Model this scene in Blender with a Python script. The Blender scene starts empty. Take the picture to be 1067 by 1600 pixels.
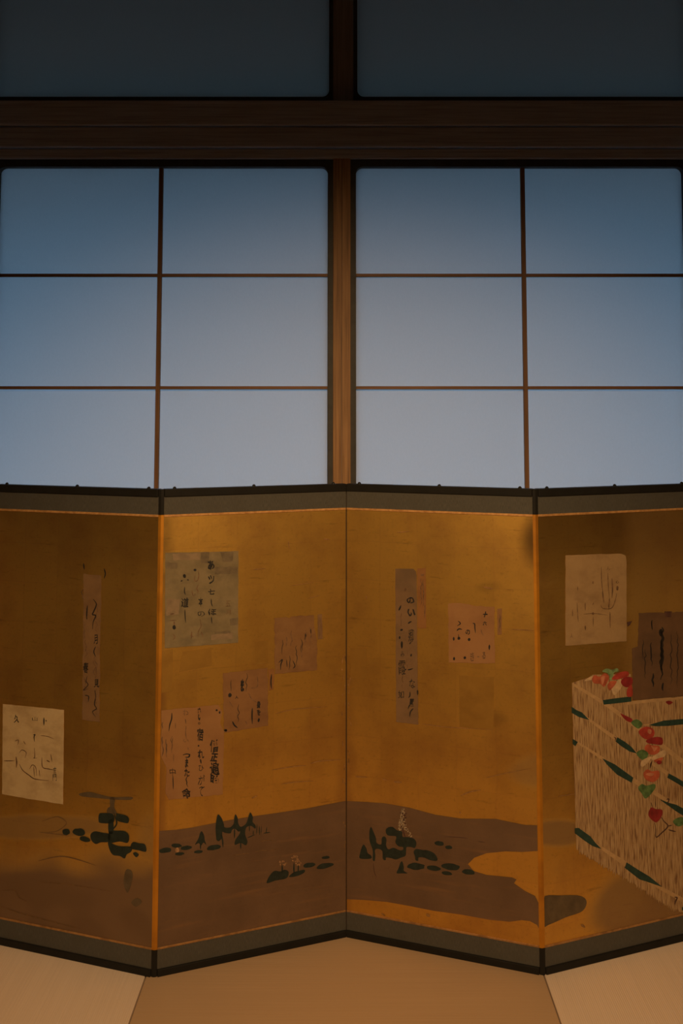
import bpy, bmesh, math, random
from mathutils import Vector, Matrix, noise
from mathutils.geometry import tessellate_polygon

SC = bpy.context.scene
COL = SC.collection

# ------------------------------------------------------------------ camera
F, PX, PY, HORIZON, CAM_Z = 1500.0, 541.0, 518.0, 640.0, 1.42
PITCH = math.atan((HORIZON - PY) / F)
cam = bpy.data.cameras.new('camera')
cam.sensor_fit = 'VERTICAL'; cam.sensor_height = 36.0
cam.lens = F / 1600 * 36.0
cam.shift_x = -(PX - 533.5) / 1600
cam.shift_y = -(800 - PY) / 1600
cam.clip_start = 0.02
camo = bpy.data.objects.new('camera', cam); COL.objects.link(camo)
camo.location = (0, 0, CAM_Z)
camo.rotation_euler = (math.pi / 2 + PITCH, 0, 0)
SC.camera = camo

# ------------------------------------------------------------------ world: plain blue dusk
SKY = (0.335, 0.63, 1.03)
SKY_STRENGTH = 2.4
w = bpy.data.worlds.new('dusk'); SC.world = w; w.use_nodes = True
bg = w.node_tree.nodes['Background']
bg.inputs[0].default_value = (*SKY, 1); bg.inputs[1].default_value = SKY_STRENGTH

# ------------------------------------------------------------------ the room's warm ceiling spotlight
sp = bpy.data.lights.new('ceiling_spotlight', 'SPOT')
sp.energy = 230; sp.color = (1.0, 0.635, 0.315)
sp.spot_size = math.radians(73); sp.spot_blend = 1.0; sp.shadow_soft_size = 0.07
spo = bpy.data.objects.new('ceiling_spotlight', sp); COL.objects.link(spo)
spo.location = (0.08, 0.20, 2.22)
spo.rotation_euler = (Vector((0.05, 2.5, 0.53)) - spo.location).to_track_quat('-Z', 'Y').to_euler()

SC.view_settings.view_transform = 'Standard'
SC.view_settings.look = 'None'
SC.view_settings.gamma = 1.0
SC.view_settings.use_curve_mapping = False
SC.view_settings.exposure = 0.0

# ------------------------------------------------------------------ node helpers
def srgb(r, g, b):
    def c(v):
        v /= 255.0
        return v / 12.92 if v <= 0.04045 else ((v + 0.055) / 1.055) ** 2.4
    return (c(r), c(g), c(b), 1.0)

class NT:
    def __init__(s, name):
        s.m = bpy.data.materials.new(name); s.m.use_nodes = True
        s.t = s.m.node_tree; s.n = s.t.nodes
        s.b = s.n['Principled BSDF']
    def add(s, kind, **kw):
        n = s.n.new(kind)
        for k, v in kw.items(): setattr(n, k, v)
        return n
    def link(s, a, b): s.t.links.new(a, b)
    def coord(s, scale=(1, 1, 1), out='Object'):
        tc = s.add('ShaderNodeTexCoord'); mp = s.add('ShaderNodeMapping')
        mp.inputs['Scale'].default_value = scale
        s.link(tc.outputs[out], mp.inputs[0]); return mp.outputs[0]
    def noise(s, vec, scale, detail=3, rough=0.55):
        n = s.add('ShaderNodeTexNoise'); n.inputs['Scale'].default_value = scale
        n.inputs['Detail'].default_value = detail; n.inputs['Roughness'].default_value = rough
        s.link(vec, n.inputs['Vector']); return n.outputs['Fac']
    def ramp(s, fac, stops):
        r = s.add('ShaderNodeValToRGB'); e = r.color_ramp.elements
        while len(e) < len(stops): e.new(0.5)
        for i, (p, c) in enumerate(stops):
            e[i].position = p; e[i].color = c if len(c) == 4 else (*c, 1)
        s.link(fac, r.inputs[0]); return r.outputs[0]
    def mix(s, a, b, fac, mode='MIX'):
        n = s.add('ShaderNodeMix', data_type='RGBA', blend_type=mode)
        for sock, v in ((n.inputs[0], fac), (n.inputs[6], a), (n.inputs[7], b)):
            if hasattr(v, 'links'): s.link(v, sock)
            elif isinstance(v, (int, float)): sock.default_value = v
            else: sock.default_value = v if len(v) == 4 else (*v, 1)
        return n.outputs[2]
    def bump(s, h, strength=0.3, dist=0.001):
        n = s.add('ShaderNodeBump'); n.inputs['Strength'].default_value = strength
        n.inputs['Distance'].default_value = dist
        s.link(h, n.inputs['Height']); s.link(n.outputs[0], s.b.inputs['Normal'])
    def set(s, color=None, rough=0.6, metal=0.0, spec=0.4):
        if color is not None:
            if hasattr(color, 'links'): s.link(color, s.b.inputs['Base Color'])
            else: s.b.inputs['Base Color'].default_value = color if len(color) == 4 else (*color, 1)
        s.b.inputs['Roughness'].default_value = rough
        s.b.inputs['Metallic'].default_value = metal
        s.b.inputs['Specular IOR Level'].default_value = spec
        return s.m

M = {}
def mat_simple(name, c, rough=0.7, var=0.25, scale=60, metal=0.0, spec=0.3, stretch=(1, 1, 1)):
    t = NT(name); v = t.coord(stretch)
    f = t.noise(v, scale, 4)
    d = tuple(x * (1 - var) for x in c[:3]); h = tuple(min(1, x * (1 + var)) for x in c[:3])
    M[name] = t.set(t.ramp(f, [(0.3, d), (0.7, h)]), rough, metal, spec)
    return M[name]

def mat_wood(name, dark, light, axis, rough=0.55, spec=0.3):
    t = NT(name)
    sc = [22, 22, 22]; sc[axis] = 0.9
    v = t.coord(tuple(sc))
    f1 = t.noise(v, 6.0, 5, 0.6)
    sc2 = [160, 160, 160]; sc2[axis] = 2.5
    f2 = t.noise(t.coord(tuple(sc2)), 1.5, 3)
    c = t.ramp(f1, [(0.3, dark), (0.7, light)])
    c = t.mix(c, tuple(x * 0.55 for x in dark[:3]), t.ramp(f2, [(0.5, (0, 0, 0)), (0.75, (0.7, 0.7, 0.7))]))
    t.bump(f2, 0.25, 0.0006)
    M[name] = t.set(c, rough, 0.0, spec)

mat_wood('wood_vertical', (0.22, 0.108, 0.040), (0.40, 0.215, 0.085), 2)
mat_wood('wood_horizontal', (0.26, 0.115, 0.042), (0.44, 0.215, 0.085), 0)
mat_wood('dark_beam', (0.34, 0.30, 0.26), (0.48, 0.43, 0.38), 0, 0.5)
mat_wood('dark_post', (0.21, 0.165, 0.125), (0.30, 0.24, 0.185), 2, 0.5)
mat_wood('muntin_wood', (0.15, 0.075, 0.034), (0.24, 0.12, 0.055), 2)
mat_wood('muntin_wood_level', (0.15, 0.075, 0.034), (0.24, 0.12, 0.055), 0)
mat_simple('strip_grey', (0.26, 0.25, 0.24), 0.8, 0.1, 30)
mat_simple('dark_frame', (0.042, 0.038, 0.032), 0.55, 0.2, 40)
mat_simple('plaster', (0.66, 0.62, 0.56), 0.9, 0.08, 25)
mat_simple('ceiling_board', (0.22, 0.15, 0.09), 0.8, 0.15, 12, stretch=(1, 8, 1))
mat_simple('subfloor', (0.10, 0.07, 0.04), 0.9, 0.1, 10)
mat_simple('veranda_board', (0.07, 0.07, 0.07), 0.6, 0.2, 12)
mat_simple('garden_ground', (0.07, 0.08, 0.06), 0.95, 0.3, 2)
mat_simple('black_lacquer', (0.016, 0.015, 0.013), 0.42, 0.1, 30, spec=0.12)
mat_simple('board_core', (0.045, 0.028, 0.016), 0.8, 0.1, 30)

def mat_paper_window():
    t = NT('window_paper')
    v = t.coord((1, 1, 1))
    fib = t.noise(t.coord((30, 30, 14)), 8, 4)
    c = t.ramp(fib, [(0.3, (0.775, 0.785, 0.775)), (0.7, (0.80, 0.805, 0.795))])
    d = t.add('ShaderNodeBsdfDiffuse'); tr = t.add('ShaderNodeBsdfTranslucent')
    t.link(c, d.inputs[0]); t.link(c, tr.inputs[0])
    mx = t.add('ShaderNodeMixShader'); mx.inputs[0].default_value = 0.62
    t.link(d.outputs[0], mx.inputs[1]); t.link(tr.outputs[0], mx.inputs[2])
    t.link(mx.outputs[0], t.n['Material Output'].inputs[0])
    M['window_paper'] = t.m
mat_paper_window()

def mat_tatami(name, base, axis):
    t = NT(name)
    wv = t.add('ShaderNodeTexWave', bands_direction='X' if axis == 0 else 'Y')
    wv.inputs['Scale'].default_value = 62.0; wv.inputs['Distortion'].default_value = 0.25
    t.link(t.coord(), wv.inputs['Vector'])
    st = (2.2, 260, 1) if axis == 1 else (260, 2.2, 1)
    f = t.noise(t.coord(st), 1.0, 3)
    big = t.noise(t.coord(), 2.2, 3)
    d = tuple(x * 0.94 for x in base); h = tuple(min(1, x * 1.05) for x in base)
    c = t.ramp(f, [(0.25, d), (0.75, h)])
    c = t.mix(c, tuple(x * 0.78 for x in base), t.ramp(big, [(0.45, (0, 0, 0)), (0.8, (0.3, 0.3, 0.3))]))
    t.bump(wv.outputs['Fac'], 0.18, 0.0012)
    M[name] = t.set(c, 0.55, 0.0, 0.35)
mat_tatami('tatami_lengthwise', (0.50, 0.345, 0.205), 1)
mat_tatami('tatami_crosswise', (0.77, 0.625, 0.49), 0)  # paler base colour stands in for the sheen of the turned weave

GOLD = (0.755, 0.44, 0.092)
def mat_gold():
    """aged gold leaf: leaf squares, rubbing, and the pigment washes and painted dimming kept as a mesh attribute"""
    t = NT('gold_leaf')
    v = t.coord()
    # leaf squares, about a hand wide
    br = t.add('ShaderNodeTexBrick'); br.offset = 0.0; br.squash = 1.0
    mp = t.add('ShaderNodeMapping'); mp.inputs['Rotation'].default_value = (math.pi / 2, 0, 0)
    tc = t.add('ShaderNodeTexCoord'); t.link(tc.outputs['Object'], mp.inputs[0])
    wob = t.add('ShaderNodeTexNoise'); wob.inputs['Scale'].default_value = 9
    t.link(v, wob.inputs['Vector'])
    ad = t.add('ShaderNodeVectorMath', operation='MULTIPLY_ADD')
    t.link(wob.outputs['Color'], ad.inputs[0]); ad.inputs[1].default_value = (0.012,) * 3
    t.link(mp.outputs[0], ad.inputs[2]); t.link(ad.outputs[0], br.inputs['Vector'])
    br.inputs['Scale'].default_value = 1.0
    br.inputs['Brick Width'].default_value = 0.105; br.inputs['Row Height'].default_value = 0.105
    br.inputs['Mortar Size'].default_value = 0.0022; br.inputs['Mortar Smooth'].default_value = 1.0
    br.inputs['Color1'].default_value = (*(x * 0.97 for x in GOLD), 1)
    br.inputs['Color2'].default_value = (*(x * 1.04 for x in GOLD), 1)
    br.inputs['Mortar'].default_value = (GOLD[0] * 0.96, GOLD[1] * 0.93, GOLD[2] * 1.0, 1)
    c = br.outputs['Color']
    big = t.noise(v, 5, 5, 0.65)
    c = t.mix(c, (GOLD[0] * 0.62, GOLD[1] * 0.52, GOLD[2] * 0.75), t.ramp(big, [(0.46, (0, 0, 0)), (0.78, (0.75,) * 3)]))
    st = t.noise(t.coord((3, 3, 22)), 3.2, 5, 0.7)
    c = t.mix(c, (0.22, 0.105, 0.03), t.ramp(st, [(0.60, (0, 0, 0)), (0.75, (0.55,) * 3)]))
    fine = t.noise(v, 130, 4, 0.7)
    c = t.mix(c, (0.25, 0.12, 0.03), t.ramp(fine, [(0.56, (0, 0, 0)), (0.80, (0.5,) * 3)]))
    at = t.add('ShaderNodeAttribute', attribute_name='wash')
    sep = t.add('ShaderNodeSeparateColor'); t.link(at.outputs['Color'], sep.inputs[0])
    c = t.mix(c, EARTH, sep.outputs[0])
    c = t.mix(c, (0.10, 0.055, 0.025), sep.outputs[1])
    c = t.mix(c, (0.46, 0.235, 0.07), sep.outputs[2])
    t.bump(big, 0.25, 0.004)
    t.set(c, 0.43, 0.0, 0.5)
    # where pigment lies the leaf no longer shines
    mm = t.add('ShaderNodeMath', operation='MULTIPLY_ADD')
    t.link(sep.outputs[0], mm.inputs[0]); mm.inputs[1].default_value = -0.7; mm.inputs[2].default_value = 0.92
    t.link(mm.outputs[0], t.b.inputs['Metallic'])
    M['gold_leaf'] = t.m
EARTH = (0.155, 0.091, 0.050)
mat_gold()
def mat_earth():
    t = NT('earth_pigment'); v = t.coord()
    big = t.noise(v, 6, 5, 0.6); fine = t.noise(v, 110, 4, 0.7)
    st = t.noise(t.coord((2, 2, 26)), 3.0, 4)
    c = t.ramp(big, [(0.3, tuple(x * 0.78 for x in EARTH)), (0.7, tuple(x * 1.18 for x in EARTH))])
    c = t.mix(c, tuple(x * 0.6 for x in EARTH), t.ramp(fine, [(0.55, (0, 0, 0)), (0.85, (0.6,) * 3)]))
    c = t.mix(c, (0.26, 0.13, 0.05), t.ramp(st, [(0.55, (0, 0, 0)), (0.8, (0.5,) * 3)]))
    M['earth_pigment'] = t.set(c, 0.55, 0.2, 0.4)
mat_earth()
def mat_border():
    t = NT('brocade')
    v = t.coord((1, 1, 1))
    f = t.noise(t.coord((900, 900, 90)), 1.0, 3)
    g = t.noise(v, 22, 4)
    c = t.ramp(f, [(0.3, (0.058, 0.055, 0.046)), (0.7, (0.098, 0.092, 0.075))])
    c = t.mix(c, (0.07, 0.064, 0.05), t.ramp(g, [(0.45, (0, 0, 0)), (0.7, (0.6,) * 3)]))
    t.bump(f, 0.3, 0.0005)
    M['brocade'] = t.set(c, 0.75, 0.0, 0.25)
mat_border()
def mat_mottled(name, a, b, stain, scale=28, rough=0.7, metal=0.0):
    t = NT(name); v = t.coord()
    f = t.noise(v, scale, 4, 0.65); g = t.noise(t.coord((1, 1, 1.6)), scale * 0.45, 4, 0.6)
    c = t.ramp(f, [(0.3, a), (0.7, b)])
    c = t.mix(c, stain, t.ramp(g, [(0.48, (0, 0, 0)), (0.7, (0.75,) * 3)]))
    M[name] = t.set(c, rough, metal, 0.3)
mat_mottled('gilt_edge', (0.50, 0.24, 0.07), (0.72, 0.40, 0.15), (0.32, 0.15, 0.05), 90, 0.5, 0.3)
mat_mottled('hinge_gold', (0.51, 0.2132, 0.0176), (0.629, 0.2706, 0.024), (0.34, 0.1353, 0.0176), 11, 0.5, 0.5)
mat_mottled('gilt_lower', (0.32, 0.16, 0.055), (0.46, 0.25, 0.09), (0.16, 0.085, 0.035), 70, 0.55, 0.3)  # darker, patchier gilt for the bottom line
mat_mottled('sheet_tan', (0.2995, 0.1892, 0.08516), (0.3518, 0.2287, 0.1061), (0.2247, 0.134, 0.06051))
mat_mottled('sheet_pale', (0.488, 0.3532, 0.1841), (0.5403, 0.4037, 0.2147), (0.3486, 0.2373, 0.1125))
mat_mottled('sheet_grey', (0.1774, 0.1363, 0.06902), (0.2364, 0.1793, 0.09531), (0.1117, 0.0896, 0.0493), 26)
mat_mottled('sheet_rust', (0.1972, 0.09774, 0.03561), (0.237, 0.1262, 0.04656), (0.1408, 0.06623, 0.02629))
mat_mottled('sheet_rose', (0.2821, 0.1379, 0.05218), (0.3091, 0.1601, 0.06139), (0.2288, 0.1089, 0.0399), 14)
mat_mottled('sheet_brown', (0.1643, 0.09562, 0.04532), (0.2058, 0.1203, 0.05647), (0.1195, 0.0749, 0.03765), 18)
mat_mottled('sheet_faint', (0.1764, 0.09856, 0.04233), (0.2187, 0.1242, 0.05291), (0.134, 0.06939, 0.02822), 24)
mat_mottled('sheet_umber', (0.2129, 0.1042, 0.03947), (0.2523, 0.1273, 0.04764), (0.1577, 0.07333, 0.02859), 20)
mat_mottled('sheet_dim', (0.1083, 0.05843, 0.02789), (0.1494, 0.08034, 0.03851), (0.0747, 0.04382, 0.0239), 16)
mat_mottled('slip_orange', (0.2268, 0.1003, 0.02763), (0.2581, 0.1187, 0.03439), (0.172, 0.07272, 0.0215), 22)
mat_mottled('gold_patch', (0.50, 0.28, 0.06), (0.56, 0.32, 0.07), (0.42, 0.23, 0.05), 30, 0.48, 0.85)
mat_simple('ink', (0.020, 0.017, 0.015), 0.6, 0.4, 90)
mat_simple('ink_faded', (0.15, 0.082, 0.04), 0.7, 0.5, 90)
mat_simple('pine_green', (0.018, 0.026, 0.020), 0.6, 0.3, 70)
mat_simple('bamboo_green', (0.022, 0.048, 0.036), 0.55, 0.3, 60)
mat_simple('mist_grey', (0.105, 0.073, 0.038), 0.7, 0.25, 40)
mat_simple('ripple_brown', (0.16, 0.088, 0.036), 0.7, 0.4, 90)
mat_simple('scuff', (0.27, 0.14, 0.042), 0.7, 0.4, 90)
mat_simple('blossom_white', (0.34, 0.26, 0.17), 0.7, 0.4, 240)
mat_simple('blossom_tan', (0.34, 0.19, 0.09), 0.7, 0.4, 240)
mat_simple('leaf_red', (0.3276, 0.044, 0.028), 0.55, 0.35, 45)
mat_simple('leaf_scarlet', (0.4056, 0.096, 0.044), 0.55, 0.35, 45)
mat_simple('leaf_crimson', (0.234, 0.024, 0.0224), 0.55, 0.3, 45)
mat_simple('leaf_green', (0.085, 0.15, 0.05), 0.6, 0.5, 70)
mat_simple('leaf_pale_green', (0.16, 0.24, 0.10), 0.6, 0.5, 90)
mat_simple('leaf_cream', (0.52, 0.36, 0.20), 0.65, 0.2, 60)
mat_simple('leaf_pink', (0.4836, 0.192, 0.104), 0.6, 0.25, 60)
mat_simple('vine_brown', (0.075, 0.035, 0.025), 0.7, 0.3, 60)
mat_simple('bamboo_tan', (0.43, 0.275, 0.13), 0.6, 0.15, 50)
def mat_straw():
    t = NT('straw_pigment')
    f = t.noise(t.coord((300, 1, 22)), 1.0, 3, 0.55)
    g = t.noise(t.coord((70, 1, 14)), 1.0, 3, 0.6)
    c = t.ramp(f, [(0.36, (0.16, 0.082, 0.035)), (0.50, (0.37, 0.235, 0.11)), (0.68, (0.47, 0.32, 0.165))])
    c = t.mix(c, (0.32, 0.18, 0.08), t.ramp(g, [(0.5, (0, 0, 0)), (0.72, (0.6,) * 3)]))
    M['straw_pigment'] = t.set(c, 0.7, 0.0, 0.3)
mat_straw()

# ------------------------------------------------------------------ mesh helpers
def link(name, me, mat, parent=None, mtx=None):
    o = bpy.data.objects.new(name, me); COL.objects.link(o)
    if mat: me.materials.append(M[mat])
    if parent is not None: o.parent = parent
    if mtx is not None: o.matrix_local = mtx
    return o
def box_me(name, x0, x1, y0, y1, z0, z1, bev=0.0, seg=1):
    bm = bmesh.new()
    bmesh.ops.create_cube(bm, size=1.0)
    for v in bm.verts:
        v.co = Vector(((x0 + x1) / 2 + v.co.x * (x1 - x0), (y0 + y1) / 2 + v.co.y * (y1 - y0), (z0 + z1) / 2 + v.co.z * (z1 - z0)))
    if bev > 0: bmesh.ops.bevel(bm, geom=bm.edges[:], offset=bev, segments=seg, affect='EDGES', profile=0.5)
    me = bpy.data.meshes.new(name); bm.to_mesh(me); bm.free(); return me
def box(name, mat, b, parent=None, bev=0.0, seg=1):
    return link(name, box_me(name, *b, bev, seg), mat, parent)
def struct(o, label=None):
    o['kind'] = 'structure'
    if label: o['label'] = label
    return o
def empty(name, loc=(0, 0, 0)):
    o = bpy.data.objects.new(name, None); COL.objects.link(o); o.location = loc
    o.empty_display_size = 0.1
    return o

# ------------------------------------------------------------------ room shell
RX, RY0, WALL_Y, CEIL = 2.27, -1.6, 3.0, 2.98
struct(box('floor', 'subfloor', (-RX, RX, RY0, WALL_Y + 0.03, -0.10, -0.055)), 'floor laid with wide borderless straw mats')
FLOOR = bpy.data.objects['floor']
J = [-2.27, -1.508, -0.505, 0.4985, 1.502, 2.27]
ROWS = [-1.6, -0.05, 0.95, 2.955]
g = 0.0012
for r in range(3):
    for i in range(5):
        cross = (i + r) % 2 == 1        # weave turned a quarter on every other mat, its sheen put into the colour
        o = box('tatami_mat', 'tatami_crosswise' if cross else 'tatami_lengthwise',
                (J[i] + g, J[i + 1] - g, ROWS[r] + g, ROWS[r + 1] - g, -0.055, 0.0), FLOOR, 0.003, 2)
struct(box('wall_left', 'plaster', (-RX - 0.08, -RX, RY0, WALL_Y + 0.02, -0.1, CEIL)), 'plain plaster wall on the left')
struct(box('wall_right', 'plaster', (RX, RX + 0.08, RY0, WALL_Y + 0.02, -0.1, CEIL)), 'plain plaster wall on the right')
struct(box('wall_front', 'plaster', (-RX - 0.08, RX + 0.08, RY0 - 0.08, RY0, -0.1, CEIL)), 'plain plaster wall behind the viewer')
struct(box('ceiling', 'ceiling_board', (-RX - 0.08, RX + 0.08, RY0 - 0.08, WALL_Y + 0.06, CEIL, CEIL + 0.05)), 'dark boarded ceiling')
struct(box('wall_back', 'dark_beam', (-RX, RX, WALL_Y - 0.005, WALL_Y + 0.045, 2.90, CEIL)), 'dark wooden head of the window wall')

# lintel between the windows and the transoms: three stacked timbers
struct(box('trim_1', 'dark_beam', (-RX, RX, WALL_Y - 0.045, WALL_Y + 0.045, 2.3115, 2.392), None, 0.004, 2), 'broad upper timber of the dark lintel')
struct(box('trim_2', 'dark_beam', (-RX, RX, WALL_Y - 0.036, WALL_Y + 0.045, 2.2445, 2.3085), None, 0.003, 2), 'second timber of the dark lintel')
struct(box('trim_3', 'dark_beam', (-RX, RX, WALL_Y - 0.022, WALL_Y + 0.045, 2.211, 2.2415), None, 0.002, 2), 'thin lowest timber of the dark lintel')
struct(box('trim_4', 'dark_beam', (-RX, RX, WALL_Y - 0.03, WALL_Y + 0.045, 0.0, 0.03), None, 0.002, 2), 'wooden sill rail under the windows')

def ring_me(name, x0, x1, z0, z1, hx0, hx1, hz0, hz1, rad, y0, y1, corners='tb', seg=7):
    """flat frame with a rounded hole, given real depth"""
    def arc(cx, cz, a0):
        return [(cx + rad * math.cos(a0 + k / seg * math.pi / 2), cz + rad * math.sin(a0 + k / seg * math.pi / 2)) for k in range(seg + 1)]
    inner = arc(hx1 - rad, hz1 - rad, 0) + arc(hx0 + rad, hz1 - rad, math.pi / 2) + arc(hx0 + rad, hz0 + rad, math.pi) + arc(hx1 - rad, hz0 + rad, 1.5 * math.pi)
    n = seg + 1
    outer = [(x1, z1)] * n + [(x0, z1)] * n + [(x0, z0)] * n + [(x1, z0)] * n
    bm = bmesh.new()
    N = len(inner)
    oc = {}
    def ov(p, y):
        if (p, y) not in oc: oc[(p, y)] = bm.verts.new((p[0], y, p[1]))
        return oc[(p, y)]
    iv = {y: [bm.verts.new((p[0], y, p[1])) for p in inner] for y in (y0, y1)}
    for y in (y0, y1):
        for k in range(N):
            a, b = outer[k], outer[(k + 1) % N]
            vs = [iv[y][k], iv[y][(k + 1) % N]] + ([ov(b, y), ov(a, y)] if a != b else [ov(a, y)])
            bm.faces.new(vs)
    for k in range(N):
        bm.faces.new([iv[y0][k], iv[y0][(k + 1) % N], iv[y1][(k + 1) % N], iv[y1][k]])
        a, b = outer[k], outer[(k + 1) % N]
        if a != b: bm.faces.new([ov(a, y0), ov(b, y0), ov(b, y1), ov(a, y1)])
    bmesh.ops.recalc_face_normals(bm, faces=bm.faces)
    me = bpy.data.meshes.new(name); bm.to_mesh(me); bm.free(); return me

BARS = [1.842, 1.488, 1.134, 0.780, 0.426]
def make_window(n, hx0, hx1, mx, label):
    """paper window: dark rounded frame, wooden stiles, muntins, twelve paper panes"""
    root = empty('window_%d' % n, ((hx0 + hx1) / 2, WALL_Y, 0)); struct(root, label)
    ox = (hx0 + hx1) / 2
    a, b, m = hx0 - ox, hx1 - ox, mx - ox
    link('frame', ring_me('frame', a - 0.0175, b + 0.0175, 0.03, 2.2095, a, b, 0.075, 2.187, 0.021, -0.012, 0.030), 'dark_frame', root)
    box('stile', 'wood_vertical', (a - 0.0440, a - 0.0171, -0.020, 0.030, 0.031, 2.240), root, 0.0012)
    box('stile', 'wood_vertical', (b + 0.0171, b + 0.0440, -0.020, 0.030, 0.031, 2.240), root, 0.0012)
    box('leak_strip', 'strip_grey', (b + 0.0436, b + 0.0456, -0.0165, 0.028, 0.031, 2.236), root)  # grey strip standing in for daylight leaking between the stiles
    box('muntin', 'muntin_wood', (m - 0.0065, m + 0.0065, -0.002, 0.013, 0.076, 2.1868), root, 0.0008)
    for z in BARS:
        box('muntin', 'muntin_wood_level', (a + 0.0002, m - 0.0066, -0.001, 0.012, z - 0.0048, z + 0.0048), root, 0.0006)
        box('muntin', 'muntin_wood_level', (m + 0.0066, b - 0.0002, -0.001, 0.012, z - 0.0048, z + 0.0048), root, 0.0006)
    zs = [2.2] + BARS + [0.06]
    for k in range(6):
        for (p, q) in ((a - 0.012, m), (m, b + 0.012)):
            box('pane', 'window_paper', (p, q, 0.0135, 0.0143, zs[k + 1], zs[k]), root)
    return root
make_window(1, -1.101, -0.0585, -0.5885, 'paper window on the left of the central stiles')
make_window(2, 0.0305, 1.068, 0.560, 'paper window on the right of the central stiles')
make_window(3, -2.232, -1.192, -1.71, 'paper window at the far left end of the wall')
make_window(4, 1.160, 2.200, 1.68, 'paper window at the far right end of the wall')

def make_transom(n, hx0, hx1, label):
    ox = (hx0 + hx1) / 2; a, b = hx0 - ox, hx1 - ox
    root = empty('window_%d' % n, (ox, WALL_Y, 2.394)); struct(root, label)
    link('frame', ring_me('frame', a - 0.012, b + 0.012, 0, 0.506, a, b, 0.020, 0.49, 0.022, -0.010, 0.030), 'dark_frame', root)
    box('pane', 'window_paper', (a - 0.01, b + 0.01, 0.0135, 0.0143, 0.005, 0.50), root)
make_transom(5, -1.125, -0.055, 'dim transom pane above the left window')
make_transom(6, 0.035, 1.095, 'dim transom pane above the right window')
make_transom(7, -2.232, -1.192, 'dim transom pane at the far left')
make_transom(8, 1.160, 2.200, 'dim transom pane at the far right')
k = 5
for x0, x1 in ((-0.0425, 0.0225), (-1.1795, -1.1375), (1.1075, 1.1475), (-RX, -2.2445), (2.2125, RX)):
    struct(box('trim_%d' % k, 'dark_post', (x0, x1, WALL_Y - 0.012, WALL_Y + 0.04, 2.3925, 2.90), None, 0.003), 'dark upright between two transom panes'); k += 1

# unseen veranda added outside the paper windows: its lintel dims sky light on the transoms
VY = 4.05
struct(box('veranda_floor', 'veranda_board', (-RX - 0.08, RX + 0.08, WALL_Y + 0.045, VY + 0.1, -0.12, -0.02)), 'board floor of the veranda added outside')
struct(box('veranda_ceiling', 'veranda_board', (-RX - 0.08, RX + 0.08, WALL_Y + 0.045, VY + 0.1, 2.98, 3.03)), 'board ceiling of the veranda added outside')
struct(box('veranda_sky_blocker', 'veranda_board', (-RX - 0.08, RX + 0.08, VY, VY + 0.1, 2.33, 2.98)), 'unseen hanging wall added over the open veranda front to dim the upper panes')
for s in (-1, 1):
    struct(box('veranda_wall', 'plaster', (s * RX - (0.08 if s < 0 else 0), s * RX + (0.08 if s > 0 else 0), WALL_Y + 0.045, VY + 0.1, -0.12, 2.98)), 'end wall of the added veranda, %s side' % ('left' if s < 0 else 'right'))
struct(box('ground', 'garden_ground', (-30, 30, VY + 0.1, 40, -0.6, -0.45)), 'garden ground outside')

# ------------------------------------------------------------------ folding screen
H = 1.213
_c, _s = math.cos(PITCH), math.sin(PITCH)
def ray(u, v):
    x = (u - PX) / F; y = -(v - PY) / F
    return Vector((x, _c - _s * y, _s + _c * y))
FOLDS = [(-1.455, 2.538), (-0.972, 2.700), (-0.483, 2.534), (0.0, 2.721), (0.495, 2.543), (0.981, 2.731), (1.464, 2.548)]
random.seed(7)
screen = empty('folding_screen', (0, 2.62, 0))
screen['label'] = 'gilded folding screen with pasted calligraphy sheets and painted landscape, standing on the mats'
screen['category'] = 'folding screen'

class Panel:
    pass
panels = []
T = 0.016
for i in range(6):
    p = Panel()
    A = Vector((*FOLDS[i], 0)); B = Vector((*FOLDS[i + 1], 0))
    a = (B - A).normalized(); back = Vector((-a.y, a.x, 0))
    p.A, p.a, p.back, p.W, p.n = A, a, back, (B - A).length, -back
    p.i = i
    # ends that meet at a fold pointing to the viewer stop short for the hinge strip
    front_left = i in (0, 2, 4); front_right = i in (1, 3, 5)
    p.l = 0.0075 if front_left else 0.0016
    p.r = p.W - (0.0075 if front_right else 0.0016)
    mtx = Matrix(((a.x, back.x, 0, A.x), (a.y, back.y, 0, A.y), (0, 0, 1, 0), (0, 0, 0, 1)))
    rel = Matrix.Translation(-screen.location) @ mtx
    me = box_me('panel', p.l, p.r, 0.0006, T, 0.004, H - 0.004)
    p.o = link('panel', me, 'board_core', screen, rel)
    panels.append(p)

def loc(p, u, v):
    """point of the picture plane of panel p seen at photograph position u, v"""
    d = ray(u, v); O = Vector((0, 0, CAM_Z))
    t = (p.A - O).dot(p.n) / d.dot(p.n)
    P = O + d * t
    return ((P - p.A).dot(p.a), P.z)

ZB0, ZB1, ZG0, ZG1 = 0.018, 0.064, 0.064, 0.069       # bottom border, bottom gilt line
ZT0, ZT1, ZH0, ZH1 = 1.1465, 1.1925, 1.1405, 1.1465   # top border, top gilt line

def smooth(a, b, x):
    t = max(0.0, min(1.0, (x - a) / (b - a))); return t * t * (3 - 2 * t)
def blob(u, v, cu, cv, ru, rv):
    return max(0.0, 1 - math.sqrt(((u - cu) / ru) ** 2 + ((v - cv) / rv) ** 2))
def proj(p, lx, z):
    P = p.A + p.a * lx + Vector((0, 0, z - CAM_Z))
    dep = P.y * _c + P.z * _s; up = -P.y * _s + P.z * _c
    return (PX + F * P.x / dep, PY - F * up / dep)

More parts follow.
